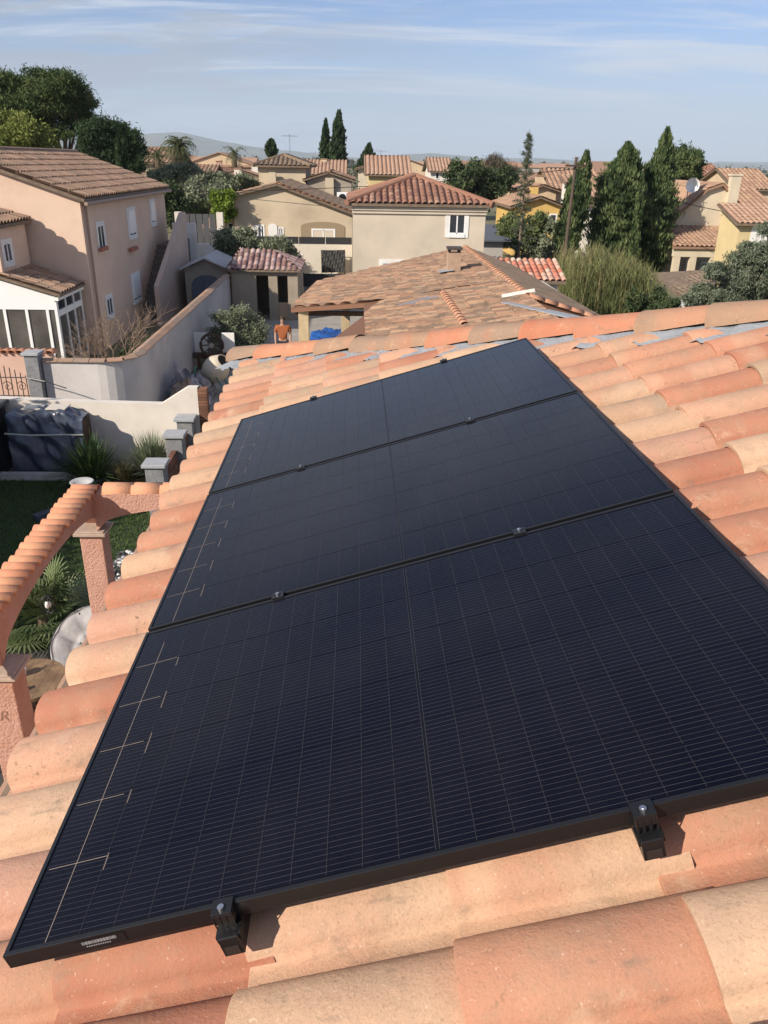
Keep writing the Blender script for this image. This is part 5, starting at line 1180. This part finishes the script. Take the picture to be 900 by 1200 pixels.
# olive grove and hedges in the middle distance on the left
tree_px('olive_tree', 'wide grey green olive tree beyond the stair parapet', 'olive tree', [(205,208,17),(228,208,15),(250,212,14),(190,212,14)], 66, OLIVE, 12000, (.34,.12), flat=.7, sub=18)
tree_px('olive_tree', 'rounded olive tree below the far white houses', 'olive tree', [(272,214,14),(288,217,12),(258,220,12)], 62, OLIVE, 8000, (.32,.12), flat=.7, sub=16)
tree_px('olive_tree', 'grey olive tree in the middle of the grove', 'olive tree', [(225,228,16),(243,232,14),(212,236,12)], 58, OLIVE, 10000, (.30,.11), flat=.8, sub=16)
tree_px('dark_hedge_tree', 'dark evergreen hedge tree behind the pink house gable end', 'hedge', [(196,232,16),(206,248,17),(192,252,12),(222,250,12),(236,245,9)], 54, DKGR, 13000, (.24,.10), flat=.9, sub=16)
tree_px('lime_bush', 'bright lime green bush beside the gabled house', 'bush', [(262,234,11),(263,246,11),(257,252,8)], 50, LIME, 6000, (.20,.10), flat=1.0, sub=12, limb=False)
for lab, cl, Y in (('large grey green olive shrub above the plum tiled shed', [(265,283,14),(288,282,14),(303,289,9),(278,296,10)], 40), ('small olive shrub behind the ridge of the plum tiled shed', [(322,292,13),(334,294,10),(310,296,8)], 39.5)):
    tree_px('olive_shrub', lab, 'shrub', cl, Y, OLIVE, 7000, (.20,.07), flat=.9, sub=14, trunk_r=.09, group='olive shrubs by the shed')
tree_px('olive_shrub', 'big olive shrub between the wooden cart and the person', 'shrub', [(262,382,16),(284,376,18),(300,385,14),(272,396,18),(296,400,16),(250,392,9)], 27.2, OLIVE, 13000, (.13,.035), flat=.95, sub=20, trunk_r=.07)
# right-hand vegetation
tree_px('round_pine', 'dark round-crowned pine rising behind the tallest cypress', 'pine', [(793,190,16),(808,193,14),(798,206,16),(785,205,14),(812,205,9)], 88, PINE, 12000, (.45,.12), flat=.9, sub=18)
tree_px('evergreen_tree', 'dark evergreen tree right behind the tan house roof', 'tree', [(545,204,17),(562,212,17),(578,222,16),(540,222,14),(592,210,12),(560,232,14)], 72, DKGR, 16000, (.42,.15), flat=.85, sub=18)
tree_px('bare_tree', 'brownish half-bare tree above the dark evergreen', 'tree', [(588,196,13),(600,205,11),(578,190,8)], 85, leafmat('bare_brown', [(0.10,0.085,0.06),(0.15,0.125,0.09),(0.08,0.08,0.045)]), 5000, (.45,.05), flat=1.0, shell=.3)
tree_px('bushy_tree', 'mid green bushy tree beside the tan house wall', 'tree', [(600,268,14),(615,278,13),(590,280,10),(628,262,10)], 52, MIDG, 9000, (.28,.12), flat=.95)
tree_px('garden_hedge', 'low green hedge below the yellow houses', 'hedge', [(640,268,14),(660,276,12),(640,290,14),(660,296,10),(620,296,12)], 56, OLIVE, 9000, (.30,.12), flat=.8, limb=False)
tree_px('blue_cedar', 'spreading blue green cedar behind the ridge tiles', 'cedar', [(838,318,15),(868,306,16),(895,296,16),(860,330,18),(890,325,20),(828,342,16),(850,352,16),(880,350,18),(905,345,18),(812,350,10),(875,290,9),(900,270,12)], 27, BLUEC, 34000, (.16,.04), flat=.7, sub=26, base=17.5)
tree_px('dark_hedge', 'clipped dark hedge at the end of the low shed roof', 'hedge', [(772,352,11),(785,360,10),(770,365,10)], 33, DKGR, 5000, (.16,.07), flat=1.0, limb=False)
tree_px('ivy_bush', 'small dark bush at the corner of the low shed', 'bush', [(742,352,10),(755,362,9)], 33.5, DKGR, 3500, (.16,.07), flat=1.0, limb=False)
# young cedar: sparse tiers
yc = thing('young_cedar', 'thin young cedar with sparse tiers reaching above the yellow houses', 'cedar', (aty(610,300,47).x, 47, 0)); b = aty(607,300,47); t_ = aty(621,152,47)
g = MB(); g.tube([Vector((b.x,47,0)), Vector((t_.x,47,t_.z))], [.10,.012], 7); P, Tn = [], []
for k in range(60):
    s = .12+.86*k/60; c = Vector((b.x,47,0)).lerp(Vector((t_.x,47,t_.z)), s); az = k*2.4+random.uniform(-.3,.3); L = (1.35*(1-s)+.12)*random.uniform(.5,1.1)
    e_ = c+Vector((math.cos(az)*L, math.sin(az)*L, L*random.uniform(-.05,.3))); g.tube([c, e_], [.022*(1-s)+.006, .004], 4)
    q = 140; u = rng.uniform(.2, 1, q); P.append(np.array(c)+(np.array(e_)-np.array(c))*u[:, None]+rng.normal(0, .07, (q, 3))); Tn.append(rng.random(q))
P = np.concatenate(P); V, Fq = leafquads(P, np.full(len(P), .13), np.full(len(P), .03), (0,0,.4)); npobj('crown', V, Fq, leafmat('young_cedar_leaf', [(0.06,0.085,0.05),(0.10,0.125,0.075),(0.15,0.16,0.09)]), yc, np.repeat(np.concatenate(Tn), 4)); obj('trunk', g, M_BARKG, yc)
# reeds
rd = thing('reed_clump', 'tall clump of dry olive brown reeds in front of the cypresses', 'reeds', (aty(705,370,36).x, 36, 0)); n = 9000
xa = rng.uniform(0, 1, n); X0 = aty(655,340,36).x; X1 = aty(758,340,36).x; xx = X0+(X1-X0)*xa; yy = 36+rng.normal(0, .9, n); hmax = 1.5+1.75*np.sin(np.clip(xa*.95+.04, 0, 1)*np.pi)**.35*(.82+.18*np.sin(xa*23)+.10*np.sin(xa*61))*rng.uniform(.5,1.15,n)*(1.05-.38*xa)
P, Tn = [], []
L = np.minimum(rng.uniform(.4, 1.0, n), 1); zc = hmax*rng.uniform(.1, 1.0, n); C = np.c_[xx, yy, zc]
d = np.c_[rng.normal(0,.28,n), rng.normal(0,.28,n), np.ones(n)]
V, Fq = leafquads(np.repeat(C, 3, 0)+rng.normal(0, .10, (3*n, 3)), np.full(3*n, .55), np.full(3*n, .022), np.repeat(d, 3, 0)*2.2, .7)
V[:, 2] = np.maximum(V[:, 2], .02); tn = np.clip(np.repeat(zc/3.2, 3)*.55+rng.random(3*n)*.45, 0, 1); npobj('leaves', V, Fq, REED, rd, np.repeat(tn, 4)); g = MB()
for k in range(320): x = random.uniform(X0, X1); h_ = random.uniform(1.6, 3.3)*(1.05-.38*(x-X0)/(X1-X0)); y = 36+random.gauss(0,.8); g.tube([(x,y,0),(x+random.gauss(0,.2),y,h_)], [.014,.005], 4)
obj('canes', g, mat('cane', (0.28,0.22,0.12), rough=.8), rd)['kind'] = 'stuff'
# palms beyond
def date_palm(label, x, ybase, ytop, Y, n=46, L=1.9):
    t = aty(x, ytop, Y); T = thing('date_palm', label, 'palm', (t.x, Y, 0)); obj('trunk', MB().tube([(t.x,Y,0),(t.x,Y,t.z)], [.32,.24], 9), M_BARK, T); Vv, cc = [], []
    q = np.array([t.x, Y, t.z])
    for k in range(n):
        az = rng.uniform(0, 6.283); el = rng.uniform(-.75, 1.45); tone = rng.random()*.5+(.5 if el > 0 else 0); pts = []
        for s in np.linspace(0, 1, 6):
            e2 = el-s*s*.9; pts.append(q+np.array([math.cos(az)*math.cos(e2), math.sin(az)*math.cos(e2), math.sin(e2)])*L*s)
        side = np.array([-math.sin(az), math.cos(az), 0])
        for i in range(5):
            for j in range(3):
                f = (j+rng.random())/3; c = pts[i]*(1-f)+pts[i+1]*f; dr = (pts[i+1]-pts[i]); dr = dr/np.linalg.norm(dr)
                for sg in (-1, 1):
                    tip = c+(side*sg*.45+dr*.5)*(.55*L/1.9)*(1-.5*i/5)-np.array([0,0,.12]); w_ = dr*.035
                    Vv += [c-w_, c+w_, tip+w_*.3, tip-w_*.3]; cc += [tone]*4
    V = np.array(Vv); npobj('fronds', V, np.arange(len(V)).reshape(-1,4), leafmat('date_palm_leaf', [(0.16,0.13,0.07),(0.10,0.10,0.05),(0.09,0.11,0.045),(0.14,0.15,0.07)]), T, np.array(cc)); return T
date_palm('tall date palm with brown skirt above the olive grove', 210, 200, 173, 72, 110, 1.5); date_palm('lower shaggy palm at the edge of the dark conifer', 184, 195, 184, 78, 40, 1.6); date_palm('small far palm among the terracotta roofs', 275, 195, 181, 105, 40, 1.7)
# bare shrub behind the curved wall
bs = thing('bare_shrub', 'leafless branching shrub growing behind the curved wall', 'shrub', (-6.3, 21.5, 0)); g = MB()
def branch(p, d, L, r, lev):
    q = p+d*L; mid = p+d*L*.5+Vector((random.gauss(0,.04),random.gauss(0,.04),0)); g.tube([p, mid, q], [r, r*.8, r*.6], 5)
    if lev:
        for _ in range(3): branch(q, (d+Vector((random.gauss(0,.45),random.gauss(0,.45),random.gauss(.12,.3)))).normalized(), L*random.uniform(.55,.85), r*.6, lev-1)
for k in range(6): a = k*1.05; branch(Vector((-6.3,21.5,0)), Vector((math.cos(a)*.55, math.sin(a)*.4, 1)).normalized(), random.uniform(.7,1.0), .035, 4)
obj('branches', g, mat('twig', (0.26,0.19,0.14), (0.2,0.14,0.1), rough=.9), bs)
tree_px('low_evergreen', 'low dark evergreen around the foot of the bare shrub', 'shrub', [(165,415,14),(180,405,10),(150,418,9)], 22.5, DKGR, 4000, (.10,.05), flat=.8, limb=False, trunk_r=.04)

# ------------------------------------------------------------------ person by the pool
def skin(name, verts, edges, m, parent, at, root=0, sub=2):
    me = bpy.data.meshes.new(name); me.from_pydata([Vector(v[:3]) for v in verts], edges, []); o = bpy.data.objects.new(name, me); COL.objects.link(o)
    o.modifiers.new('skin', 'SKIN'); o.modifiers.new('sub', 'SUBSURF').levels = sub; o.modifiers['sub'].render_levels = sub; me.materials.append(m)
    if not me.skin_vertices: 
        bm = bmesh.new(); bm.from_mesh(me); bm.verts.layers.skin.verify(); bm.to_mesh(me); bm.free()
    for i, v in enumerate(verts): me.skin_vertices[0].data[i].radius = (v[3], v[3] if len(v) < 5 else v[4]); me.skin_vertices[0].data[i].use_root = (i == root)
    o.location = at if not parent else Vector(at)-wpos(parent)
    if parent: o.parent = parent
    return o
pp = aty(331, 376, 25.2); pos = (pp.x, 25.2, 0)
pr_ = thing('person', 'person in an orange T-shirt and dark trousers standing beside the pool', 'person', pos)
bv = [(0,0,.95,.13,.10),(0,0,1.12,.125,.09),(0,0,1.32,.15,.10),(0,0,1.44,.07,.065),(0,-.02,1.52,.055,.055),(0,-.03,1.60,.075,.09),(0,-.03,1.68,.07,.085),
 (.09,0,.90,.085),(.10,0,.50,.06),(.11,.01,.09,.042),(.12,-.13,.035,.035),(-.09,0,.90,.085),(-.10,0,.50,.06),(-.11,.01,.09,.042),(-.12,-.13,.035,.035),
 (.19,0,1.40,.055),(.25,.01,1.14,.042),(.24,-.08,.90,.032),(.235,-.12,.82,.030,.02),(-.19,0,1.40,.055),(-.25,.01,1.14,.042),(-.24,-.08,.90,.032),(-.235,-.12,.82,.030,.02)]
be = [(0,1),(1,2),(2,3),(3,4),(4,5),(5,6),(0,7),(7,8),(8,9),(9,10),(0,11),(11,12),(12,13),(13,14),(2,15),(15,16),(16,17),(17,18),(2,19),(19,20),(20,21),(21,22)]
for hi, sgn in ((18, 1), (22, -1)):
    h0 = bv[hi]
    for f in range(4):
        k = len(bv); off = (-.022+.0145*f)*1; Lf = (.055,.065,.07,.06)[f]
        bv += [(h0[0]+.004*sgn, h0[1]+off, h0[2]-.045, .009), (h0[0]-.012*sgn, h0[1]+off-.01, h0[2]-.045-Lf, .008)]; be += [(hi,k),(k,k+1)]
    k = len(bv); bv += [(h0[0]-.02*sgn, h0[1]-.03, h0[2]-.01, .010), (h0[0]-.03*sgn, h0[1]-.045, h0[2]-.06, .009)]; be += [(hi,k),(k,k+1)]
body = skin('body', bv, be, mat('skin', (0.45,0.27,0.19), rough=.6), pr_, pos)
skin('shirt', [(0,0,.93,.155,.125),(0,0,1.12,.15,.115),(0,0,1.33,.175,.125),(0,0,1.43,.085,.085),(.19,0,1.40,.078),(.245,.01,1.20,.066),(-.19,0,1.40,.078),(-.245,.01,1.20,.066)], [(0,1),(1,2),(2,3),(2,4),(4,5),(2,6),(6,7)], mat('orange_cotton', (0.38,0.12,0.045), (0.30,0.09,0.03), rough=.9), pr_, pos)
skin('trousers', [(0,0,.96,.15,.12),(.09,0,.88,.10),(.10,0,.50,.08),(.11,.01,.10,.07),(-.09,0,.88,.10),(-.10,0,.50,.08),(-.11,.01,.10,.07)], [(0,1),(1,2),(2,3),(0,4),(4,5),(5,6)], mat('dark_cotton', (0.03,0.03,0.035), rough=.9), pr_, pos)
q = Vector(pos); g = MB(); g.ball(q+Vector((0,.0,1.665)), (.088,.105,.085), 12, 8); obj('hair', g, mat('hair', (0.05,0.035,0.025), rough=.8), body, smooth=True) if False else obj('hair', g, mat('hair', (0.05,0.035,0.025), rough=.8), pr_, smooth=True)
g = MB()
for s in (-1, 1): g.ball(q+Vector((.03*s,-.118,1.615)), .011, 8, 5)
obj('eyes', g, M_DARKIN, pr_); obj('nose', MB().ball(q+Vector((0,-.128,1.59)), (.014,.02,.022), 8, 5), MATS['skin'], pr_, smooth=True)

# ------------------------------------------------------------------ houses on the right and beyond
creamh = wcol('cream_house', (0.66,0.57,0.42)); yel = wcol('yellow_render', (0.66,0.44,0.15)); peachw = wcol('peach_wall', (0.62,0.47,0.31)); whitew = wcol('white_wall', (0.72,0.68,0.60)); pinkw = wcol('rose_wall', (0.52,0.34,0.26)); greyw = wcol('grey_wall', (0.45,0.42,0.38))
FART = mat('far_brown_tile', (0.34,0.21,0.14), tcol=[(0.30,0.18,0.12),(0.38,0.24,0.16),(0.44,0.28,0.18)], rough=.95); FARO = mat('far_orange_tile', (0.5,0.26,0.15), tcol=[(0.38,0.235,0.16),(0.45,0.29,0.20),(0.41,0.255,0.175)], rough=.95)
Y = 53; ch2 = thing('cream_house', 'cream house with tall gable wall, chimney and columned porch', 'house', (aty(825,250,Y).x, Y+4, 0))
pf = [(779,275),(797,250),(828,224),(846,218),(856,232),(872,252)]; W_ = [aty(x, y, Y) for x, y in pf]
obj('wall', MB().prism([(W_[0].x,Y,0),(W_[-1].x,Y,0)]+[(p.x,Y,p.z) for p in W_[::-1]], (0,9,0)), creamh, ch2)
for i in range(len(W_)-1):
    a, b = W_[i], W_[i+1]; P = [Vector((a.x,Y-.25,a.z+.01)), Vector((b.x,Y-.25,b.z+.01)), Vector((b.x,Y+9.2,b.z+.01)), Vector((a.x,Y+9.2,a.z+.01))]
    r_ = obj('roof', MB().prism(P, (0,0,.14)), FART, ch2)
    tile_sheet(r_, FART, [p+Vector((0,0,.15)) for p in P], (b.x-a.x, 0, b.z-a.z) if b.z > a.z else (a.x-b.x, 0, a.z-b.z), .34, .5, .08)
a, b = aty(846,268,Y-.3), aty(854,206,Y-.3); cst = obj('chimney', MB().box(a.x, a.x+.62, Y-.45, Y-.01, 2, b.z), creamh, ch2); obj('chimney_cap', MB().box(a.x-.06, a.x+.68, Y-.5, Y+.05, b.z+.002, b.z+.12), creamh, cst)
a, b = aty(790,262,50), aty(868,283,48.5); zz0 = aty(830,268,53).z
P = [Vector((aty(788,290,48.6).x,48.6,aty(815,292,48.6).z)), Vector((aty(872,290,48.6).x,48.6,aty(815,292,48.6).z)), Vector((aty(872,268,Y).x,Y-.01,zz0)), Vector((aty(788,268,Y).x,Y-.01,zz0))]
r_ = obj('porch_roof', MB().prism(P, (0,0,.12)), FART, ch2); tile_sheet(r_, FART, [p+Vector((0,0,.14)) for p in P], (0,1,.3), .3, .45, .08)
zp_ = P[0].z-.02
obj('porch_beam', MB().box(P[0].x+.2, P[1].x-.2, 48.75, 49.05, zp_-.45, zp_+.05), creamh, ch2)
for x in (793, 812, 836, 862): c = aty(x, 300, 48.9); obj('porch_column', MB().box(c.x-.2, c.x+.2, 48.76, 49.04, 0, zp_-.452), creamh, ch2)
winpx(ch2, '-y', Y, 803, 305, 809, 330, surround=.08); winpx(ch2, '-y', Y, 820, 308, 832, 332, surround=.08)
# satellite dish on the cream house
dsh = thing('satellite_dish', 'white satellite dish on a mast over the cream house', 'satellite dish', W_[2]); c = aty(810,217,52.6)
g = MB(); seg = 18
for i in range(6):
    r = .45*i/5
    for k in range(seg): an = 2*math.pi*k/seg; g.v.append((c.x+r*math.cos(an), 52.6-.2*(1-(i/5)**2)*-1-.25, c.z+r*math.sin(an))); g.a.append(.5)
for i in range(5):
    for k in range(seg): g.f.append((i*seg+k, i*seg+(k+1) % seg, (i+1)*seg+(k+1) % seg, (i+1)*seg+k))
obj('dish', g, M_PVC, dsh, smooth=True); obj('mast', MB().tube([(c.x,53.0,c.z-1.6),(c.x,53.0,c.z),(c.x,52.6,c.z)], .03, 6), M_STEEL, dsh); obj('feed_arm', MB().tube([(c.x,52.5,c.z-.4),(c.x,51.9,c.z)], .02, 5), M_STEEL, dsh)
yr, _ = house('yellow_house', 'bright yellow house corner with white window beside the blue cedar', 'house', aty(862,290,43).x, aty(862,290,43).x+6, 43, 45.5, 0, aty(880,262,43).z, wcol('straw_render', (0.66,0.53,0.29)), FARO, 'mono-y', slope=.3, ov=.35, period=.3)
winpx(yr, '-y', 43, 884, 268, 898, 290, surround=.25, mull=True, panem=mat('closed_white', (0.62,0.6,0.56), rough=.7))
ls = thing('low_tiled_shed', 'low open shed with dark brown tile roof and white posts', 'shed', (aty(800,340,38).x, 38, 0)); P = [aty(763,322,39.5), aty(838,318,39.5), aty(838,342,36), aty(800,352,36)]
r_ = obj('roof', MB().prism(P, (0,0,.1)), roofm, ls); tile_sheet(r_, M_BROWNT, [p+Vector((0,0,.12)) for p in P], (-.2,1,.1), .28, .42, .06)
for p in (P[0], P[1], P[2], P[3]): obj('post', MB().box(p.x-.1, p.x+.1, p.y-.1, p.y+.1, 0, p.z), M_WHITE, ls)
rs0 = random.Random(5)
def hpx(name, label, x0, x1, Y, ye, depth, wm, rm, kind='gx', slope=.3, wins=(), group=None, tiles=True, zb=0, **k):
    a, b = aty(x0, ye, Y), aty(x1, ye, Y)
    T, ro = house(name, label, 'house', a.x, b.x, Y, Y+depth, zb, (a.z+b.z)/2, wm, rm, kind, slope, ov=.4, period=.4, course=.6, h=.10, group=group, tiles=tiles, caps=False, **k)
    for w in wins: winpx(T, '-y', Y, *w, surround=.1, mull=False)
    if kind != 'mono-y':
        cx = a.x+(b.x-a.x)*rs0.uniform(.2,.8); cy = Y+depth*.45; cz = (a.z+b.z)/2; cw = obj('chimney', MB().box(cx-.3, cx+.3, cy-.25, cy+.25, cz, cz+slope*min(depth, b.x-a.x)*.5+.75), wm, T); obj('chimney_pot', MB().box(cx-.36, cx+.36, cy-.31, cy+.31, cz+slope*min(depth, b.x-a.x)*.5+.752, cz+slope*min(depth, b.x-a.x)*.5+.85), rm, cw)
    return T
hpx('yellow_gable_house', 'golden yellow house with sloping tiled wing behind the young cedar', 603, 660, 62, 243, 8, yel, FART, 'gy', .34, wins=((645,252,651,262),))
hpx('peach_house', 'peach house with tan tile roof behind the golden yellow one', 648, 705, 72, 222, 8, peachw, FART, 'gx', .36, wins=((660,226,666,234),(682,226,690,236)))
hpx('peach_house', 'small pale peach house with low roof left of the wooden pole', 618, 652, 70, 224, 8, peachw, FART, 'gy', .3)
hpx('pale_house', 'pale house with flat tan roof between pole and broad cypress', 684, 712, 60, 240, 7, whitew, FART, 'mono-y', .25, wins=((692,246,700,256),))
hpx('terrace_house', 'long low house with brown roof right of the chimney', 864, 905, 74, 222, 9, peachw, FART, 'gx', .34)
hpx('terrace_house', 'cream house with orange roof under the far blue hill', 868, 900, 60, 244, 8, creamh, FART, 'gx', .3)
hpx('red_roof_house', 'house with a red roof just above the satellite dish', 816, 848, 95, 210, 10, peachw, M_REDT, 'gx', .3)
hpx('white_house', 'small white house with orange roof above the tan house', 505, 527, 98, 201, 8, whitew, FARO, 'gx', .33, wins=((511,203,514,209),(519,203,522,209)))
hpx('yellow_house', 'pale yellow house with orange roof left of the tan house roof', 432, 478, 80, 205, 9, wcol('pale_yellow', (0.66,0.52,0.27)), FARO, 'gx', .34)
hpx('cream_block', 'cream gabled house behind the bushy far cypress', 420, 452, 104, 199, 10, creamh, FARO, 'gy', .3)
hpx('ochre_house', 'ochre house with wide orange roof behind the slim cypress pair', 345, 402, 92, 205, 9, creamh, FARO, 'gx', .3)
hpx('white_gable_house', 'white house with two pale gables left of the tower house', 266, 303, 82, 208, 9, whitew, FART, 'gy', .3, wins=((272,211,276,218),(288,211,292,218)))
hpx('small_white_house', 'low white house with brown hipped roof below the two pale gables', 264, 300, 70, 216, 7, whitew, FART, 'hip', .3)
hpx('rose_house', 'rose coloured house with red roof above the olive grove', 240, 262, 92, 202, 9, pinkw, M_REDT, 'hip', .3, wins=((246,205,250,211),))
hpx('rose_house', 'long rose house with flat roof line beside the tall palm', 222, 246, 84, 208, 8, pinkw, FART, 'gx', .25)
hpx('tan_cottage', 'tan cottage with brown roof left of the tall date palm', 168, 200, 86, 191, 9, wcol('cottage_tan', (0.45,0.38,0.28)), FART, 'gx', .3)
hpx('outbuilding', 'dark grey flat outbuilding beside the tan house wall', 566, 590, 50, 282, 5, greyw, mat('dark_felt', (0.10,0.11,0.13), rough=.8), 'mono-y', .1, tiles=False)
rw, _ = house('red_white_roof_shed', 'small shed with chequered red and white tile roof beyond the pool house', 'shed', aty(588,330,30).x, aty(654,330,30).x, 30, 31.8, 0, aty(620,330,30).z, cream, M_MIXT, 'mono-y', .28, ov=.25, period=.24, course=.36, h=.075)
# far houses scattered over the plain
FW = [creamh, whitew, peachw, pinkw, greyw]; FN = ['cream', 'white', 'peach', 'rose', 'grey']; FR = [('orange', FARO), ('brown', FART)]
rs_ = random.Random(3); spots = []
for x0, x1, n_ in ((170, 310, 15), (415, 640, 22), (640, 900, 18)):
    for k in range(n_): spots.append((rs_.uniform(x0, x1), rs_.uniform(125, 420)))
combos = [(w_, r_, s_, k_) for w_ in range(5) for r_ in range(2) for s_ in range(2) for k_ in ('gx','gy','hip')]; rs_.shuffle(combos); KN = {'gx': 'broad gabled', 'gy': 'end-on gabled', 'hip': 'hipped'}
for i, (x, Y) in enumerate(spots):
    c = aty(x, 200, Y); wdt, dep, ze = rs_.uniform(8, 14), rs_.uniform(7, 10), 0; wi, ri, st_, kd = combos[i]; ze = rs_.uniform(2.8, 3.2)+2.5*st_; rn, rm_ = FR[ri]
    house('far_house', 'far %s %s house with %s %s roof on the plain' % (('low', 'two-storey')[st_], FN[wi], KN[kd], rn), 'house', c.x-wdt/2, c.x+wdt/2, Y, Y+dep, 0, ze, FW[wi], rm_, kd, .32, tiles=False, caps=False, group='far houses on the plain')
# far trees as one mass
cl = []
for k in range(900):
    Y = 90*math.exp(rng.uniform(0, 3.1)); x = rng.uniform(-450, 1350)
    c = aty(x, 200, Y); h_ = rng.uniform(1.2, 3.6)*(1+Y/1500); cl.append(((c.x, Y, h_*.8), (h_*rng.uniform(.7,1.6), h_, h_*.8)))
P, Tn = clumpcloud(cl, 90000, 8, .5); P[:, 2] = np.maximum(P[:, 2], .1); sz = np.clip(P[:, 1]/420, .35, 4.5)
V, Fq = leafquads(P, sz*1.2, sz*.6, (0,0,.4)); o = npobj('distant_wood', V, Fq, leafmat('distant_leaf', [(0.025,0.04,0.018),(0.05,0.062,0.03),(0.085,0.085,0.045),(0.11,0.09,0.06)]), None, np.repeat(Tn, 4)); tag(o, 'dark distant trees scattered over the plain between far houses', 'trees', kind='stuff')
# hills
def hills(name, Y, prof, m, depth=1500):
    xs = np.linspace(-900, 1900, 260); ys = np.interp(xs, [p[0] for p in prof], [p[1] for p in prof]); V = []; 
    rough = np.cumsum(rng.normal(0, .35, len(xs))); rough -= np.linspace(rough[0], rough[-1], len(xs)); rough = np.clip(rough, -2.0, 2.0)
    N = 7
    for j in range(N+1):
        s = j/N
        for i, x in enumerate(xs):
            t = aty(x, ys[i]+rough[i]*(ys[i] < 188), Y); hgt = max(.5, t.z)*math.sin(s*math.pi/2)**1.3; V.append((t.x*(1+s*.08), Y+depth*s, hgt*(1+.05*math.sin(i*.9+j*2)*(0 < s < 1))-1+1.01*(1-0*s)))
    n_ = len(xs); q = np.array([(j*n_+i, j*n_+i+1, (j+1)*n_+i+1, (j+1)*n_+i) for j in range(N) for i in range(n_-1)])
    return struct(npobj(name, np.array(V), q, m, smooth=True))
hm = mat('hill_scrub', (0.085,0.095,0.06), (0.16,0.15,0.11), rough=1, scale=.004, detail=9, stain=(.02,.62,(0.45,0.42,0.38),.7))
hills('hills', 6200, [(-900,160),(-200,150),(60,150),(150,147),(190,148),(225,157),(270,166),(330,173),(400,181),(440,184),(470,178),(520,175),(560,179),(600,184),(660,183),(720,188),(780,192),(820,190),(870,190),(1000,194),(1900,196)], hm)
hills('hills', 8200, [(-900,170),(0,168),(300,178),(420,184),(520,181),(620,182),(660,183),(720,186),(800,189),(850,187),(900,189),(1000,190),(1900,190)], hm)

# ------------------------------------------------------------------ pole and overhead cables
up = thing('utility_pole', 'weathered wooden utility pole next to the slim cypress', 'pole', (aty(660,292,47).x, 47, 0)); tp_ = aty(676,184,47); tx = (aty(660,292,47).x+tp_.x)/2
obj('shaft', MB().tube([(tx,47,0),(tx+.1,47,tp_.z)], [.12,.08], 9), mat('pole_wood', (0.11,0.08,0.06), (0.08,0.06,0.045), rough=.9), up); obj('crossarm', MB().box(tx-.5, tx+.7, 46.85, 46.95, tp_.z-.5, tp_.z-.4), M_WOODDK, up)
for x in (-.4, .6): obj('insulator', MB().lathe((tx+x,46.9,tp_.z-.4), [(.04,0),(.06,.04),(.03,.12)], 8), mat('glazed', (0.3,0.2,0.15), rough=.3), up)
def cable(label, a, b, sag):
    a, b = Vector(a), Vector(b); tag(obj('overhead_cable', MB().tube([a.lerp(b, t)-Vector((0,0,sag*4*t*(1-t))) for t in np.linspace(0, 1, 25)], .018, 4), M_BLACK), label, 'cable', 'overhead cables')
cable('overhead cable running left from the wooden pole past the tan house', (tx+.1,46.9,tp_.z-.6), aty(-60,214,52), .8)
cable('overhead cable running right from the wooden pole past the cream house', (tx+.1,46.9,tp_.z-.6), aty(960,262,44), .5)
def aerial(label, x, y, Y, h=1.6):
    p = aty(x, y, Y); T = thing('aerial', label, 'aerial', p, 'television aerials'); obj('mast', MB().tube([p-Vector((0,0,.6)), p+Vector((0,0,h))], .025, 5), M_STEEL, T); b = p+Vector((0,0,h-.15)); obj('boom', MB().tube([b-Vector((.6,0,0)), b+Vector((.6,0,0))], .018, 4), M_STEEL, T)
    for k in range(7): c = b+Vector((-.5+k*.16,0,0)); obj('element', MB().tube([c-Vector((0,.28,0)), c+Vector((0,.28,0))], .012, 4), M_STEEL, T)
aerial('television aerial on the tower house roof', 340, 184, 65); aerial('television aerial on the ochre house behind the slim cypresses', 370, 196, 94); aerial('television aerial on the peach house with tan roof', 676, 206, 76); aerial('television aerial on the pale yellow house', 446, 196, 84); aerial('television aerial on the white house with two pale gables', 280, 194, 86)
# hedge added out of frame on the left to cast the shade over the lawn
def hedge():
    T = thing('shade_hedge', 'tall clipped evergreen hedge added out of view to shade the lawn', 'hedge', (-9.7, 8, 0)); n = 16000
    C = np.c_[rng.uniform(-10.2,-9.2,n), rng.uniform(1.0,13.6,n), rng.uniform(.1,4.1,n)]; C[:, 2] *= 1+.05*np.sin(C[:, 1]*2.3); V, Fq = leafquads(C, np.full(n,.22), np.full(n,.13), (0,0,.3)); npobj('foliage', V, Fq, DKGR, T, np.repeat(rng.random(n), 4)); obj('stems', MB().box(-9.9,-9.5,1.2,13.4,0,3.6), M_BARK, T)
hedge()
# ------------------------------------------------------------------ haze
hzm = bpy.data.materials.new('haze'); hzm.use_nodes = True; n, l = hzm.node_tree.nodes, hzm.node_tree.links; n.remove(n['Principled BSDF']); pv = n.new('ShaderNodeVolumePrincipled')
pv.inputs['Color'].default_value = (0.72,0.85,1.0,1); pv.inputs['Density'].default_value = 0.00010; pv.inputs['Anisotropy'].default_value = 0.0; l.new(pv.outputs[0], n['Material Output'].inputs['Volume'])
hz_ = obj('haze', MB().box(-11500, 11500, -11500, 11500, -3, 400), hzm); tag(hz_, 'thin bluish winter haze over the plain and hills', 'haze', kind='stuff')
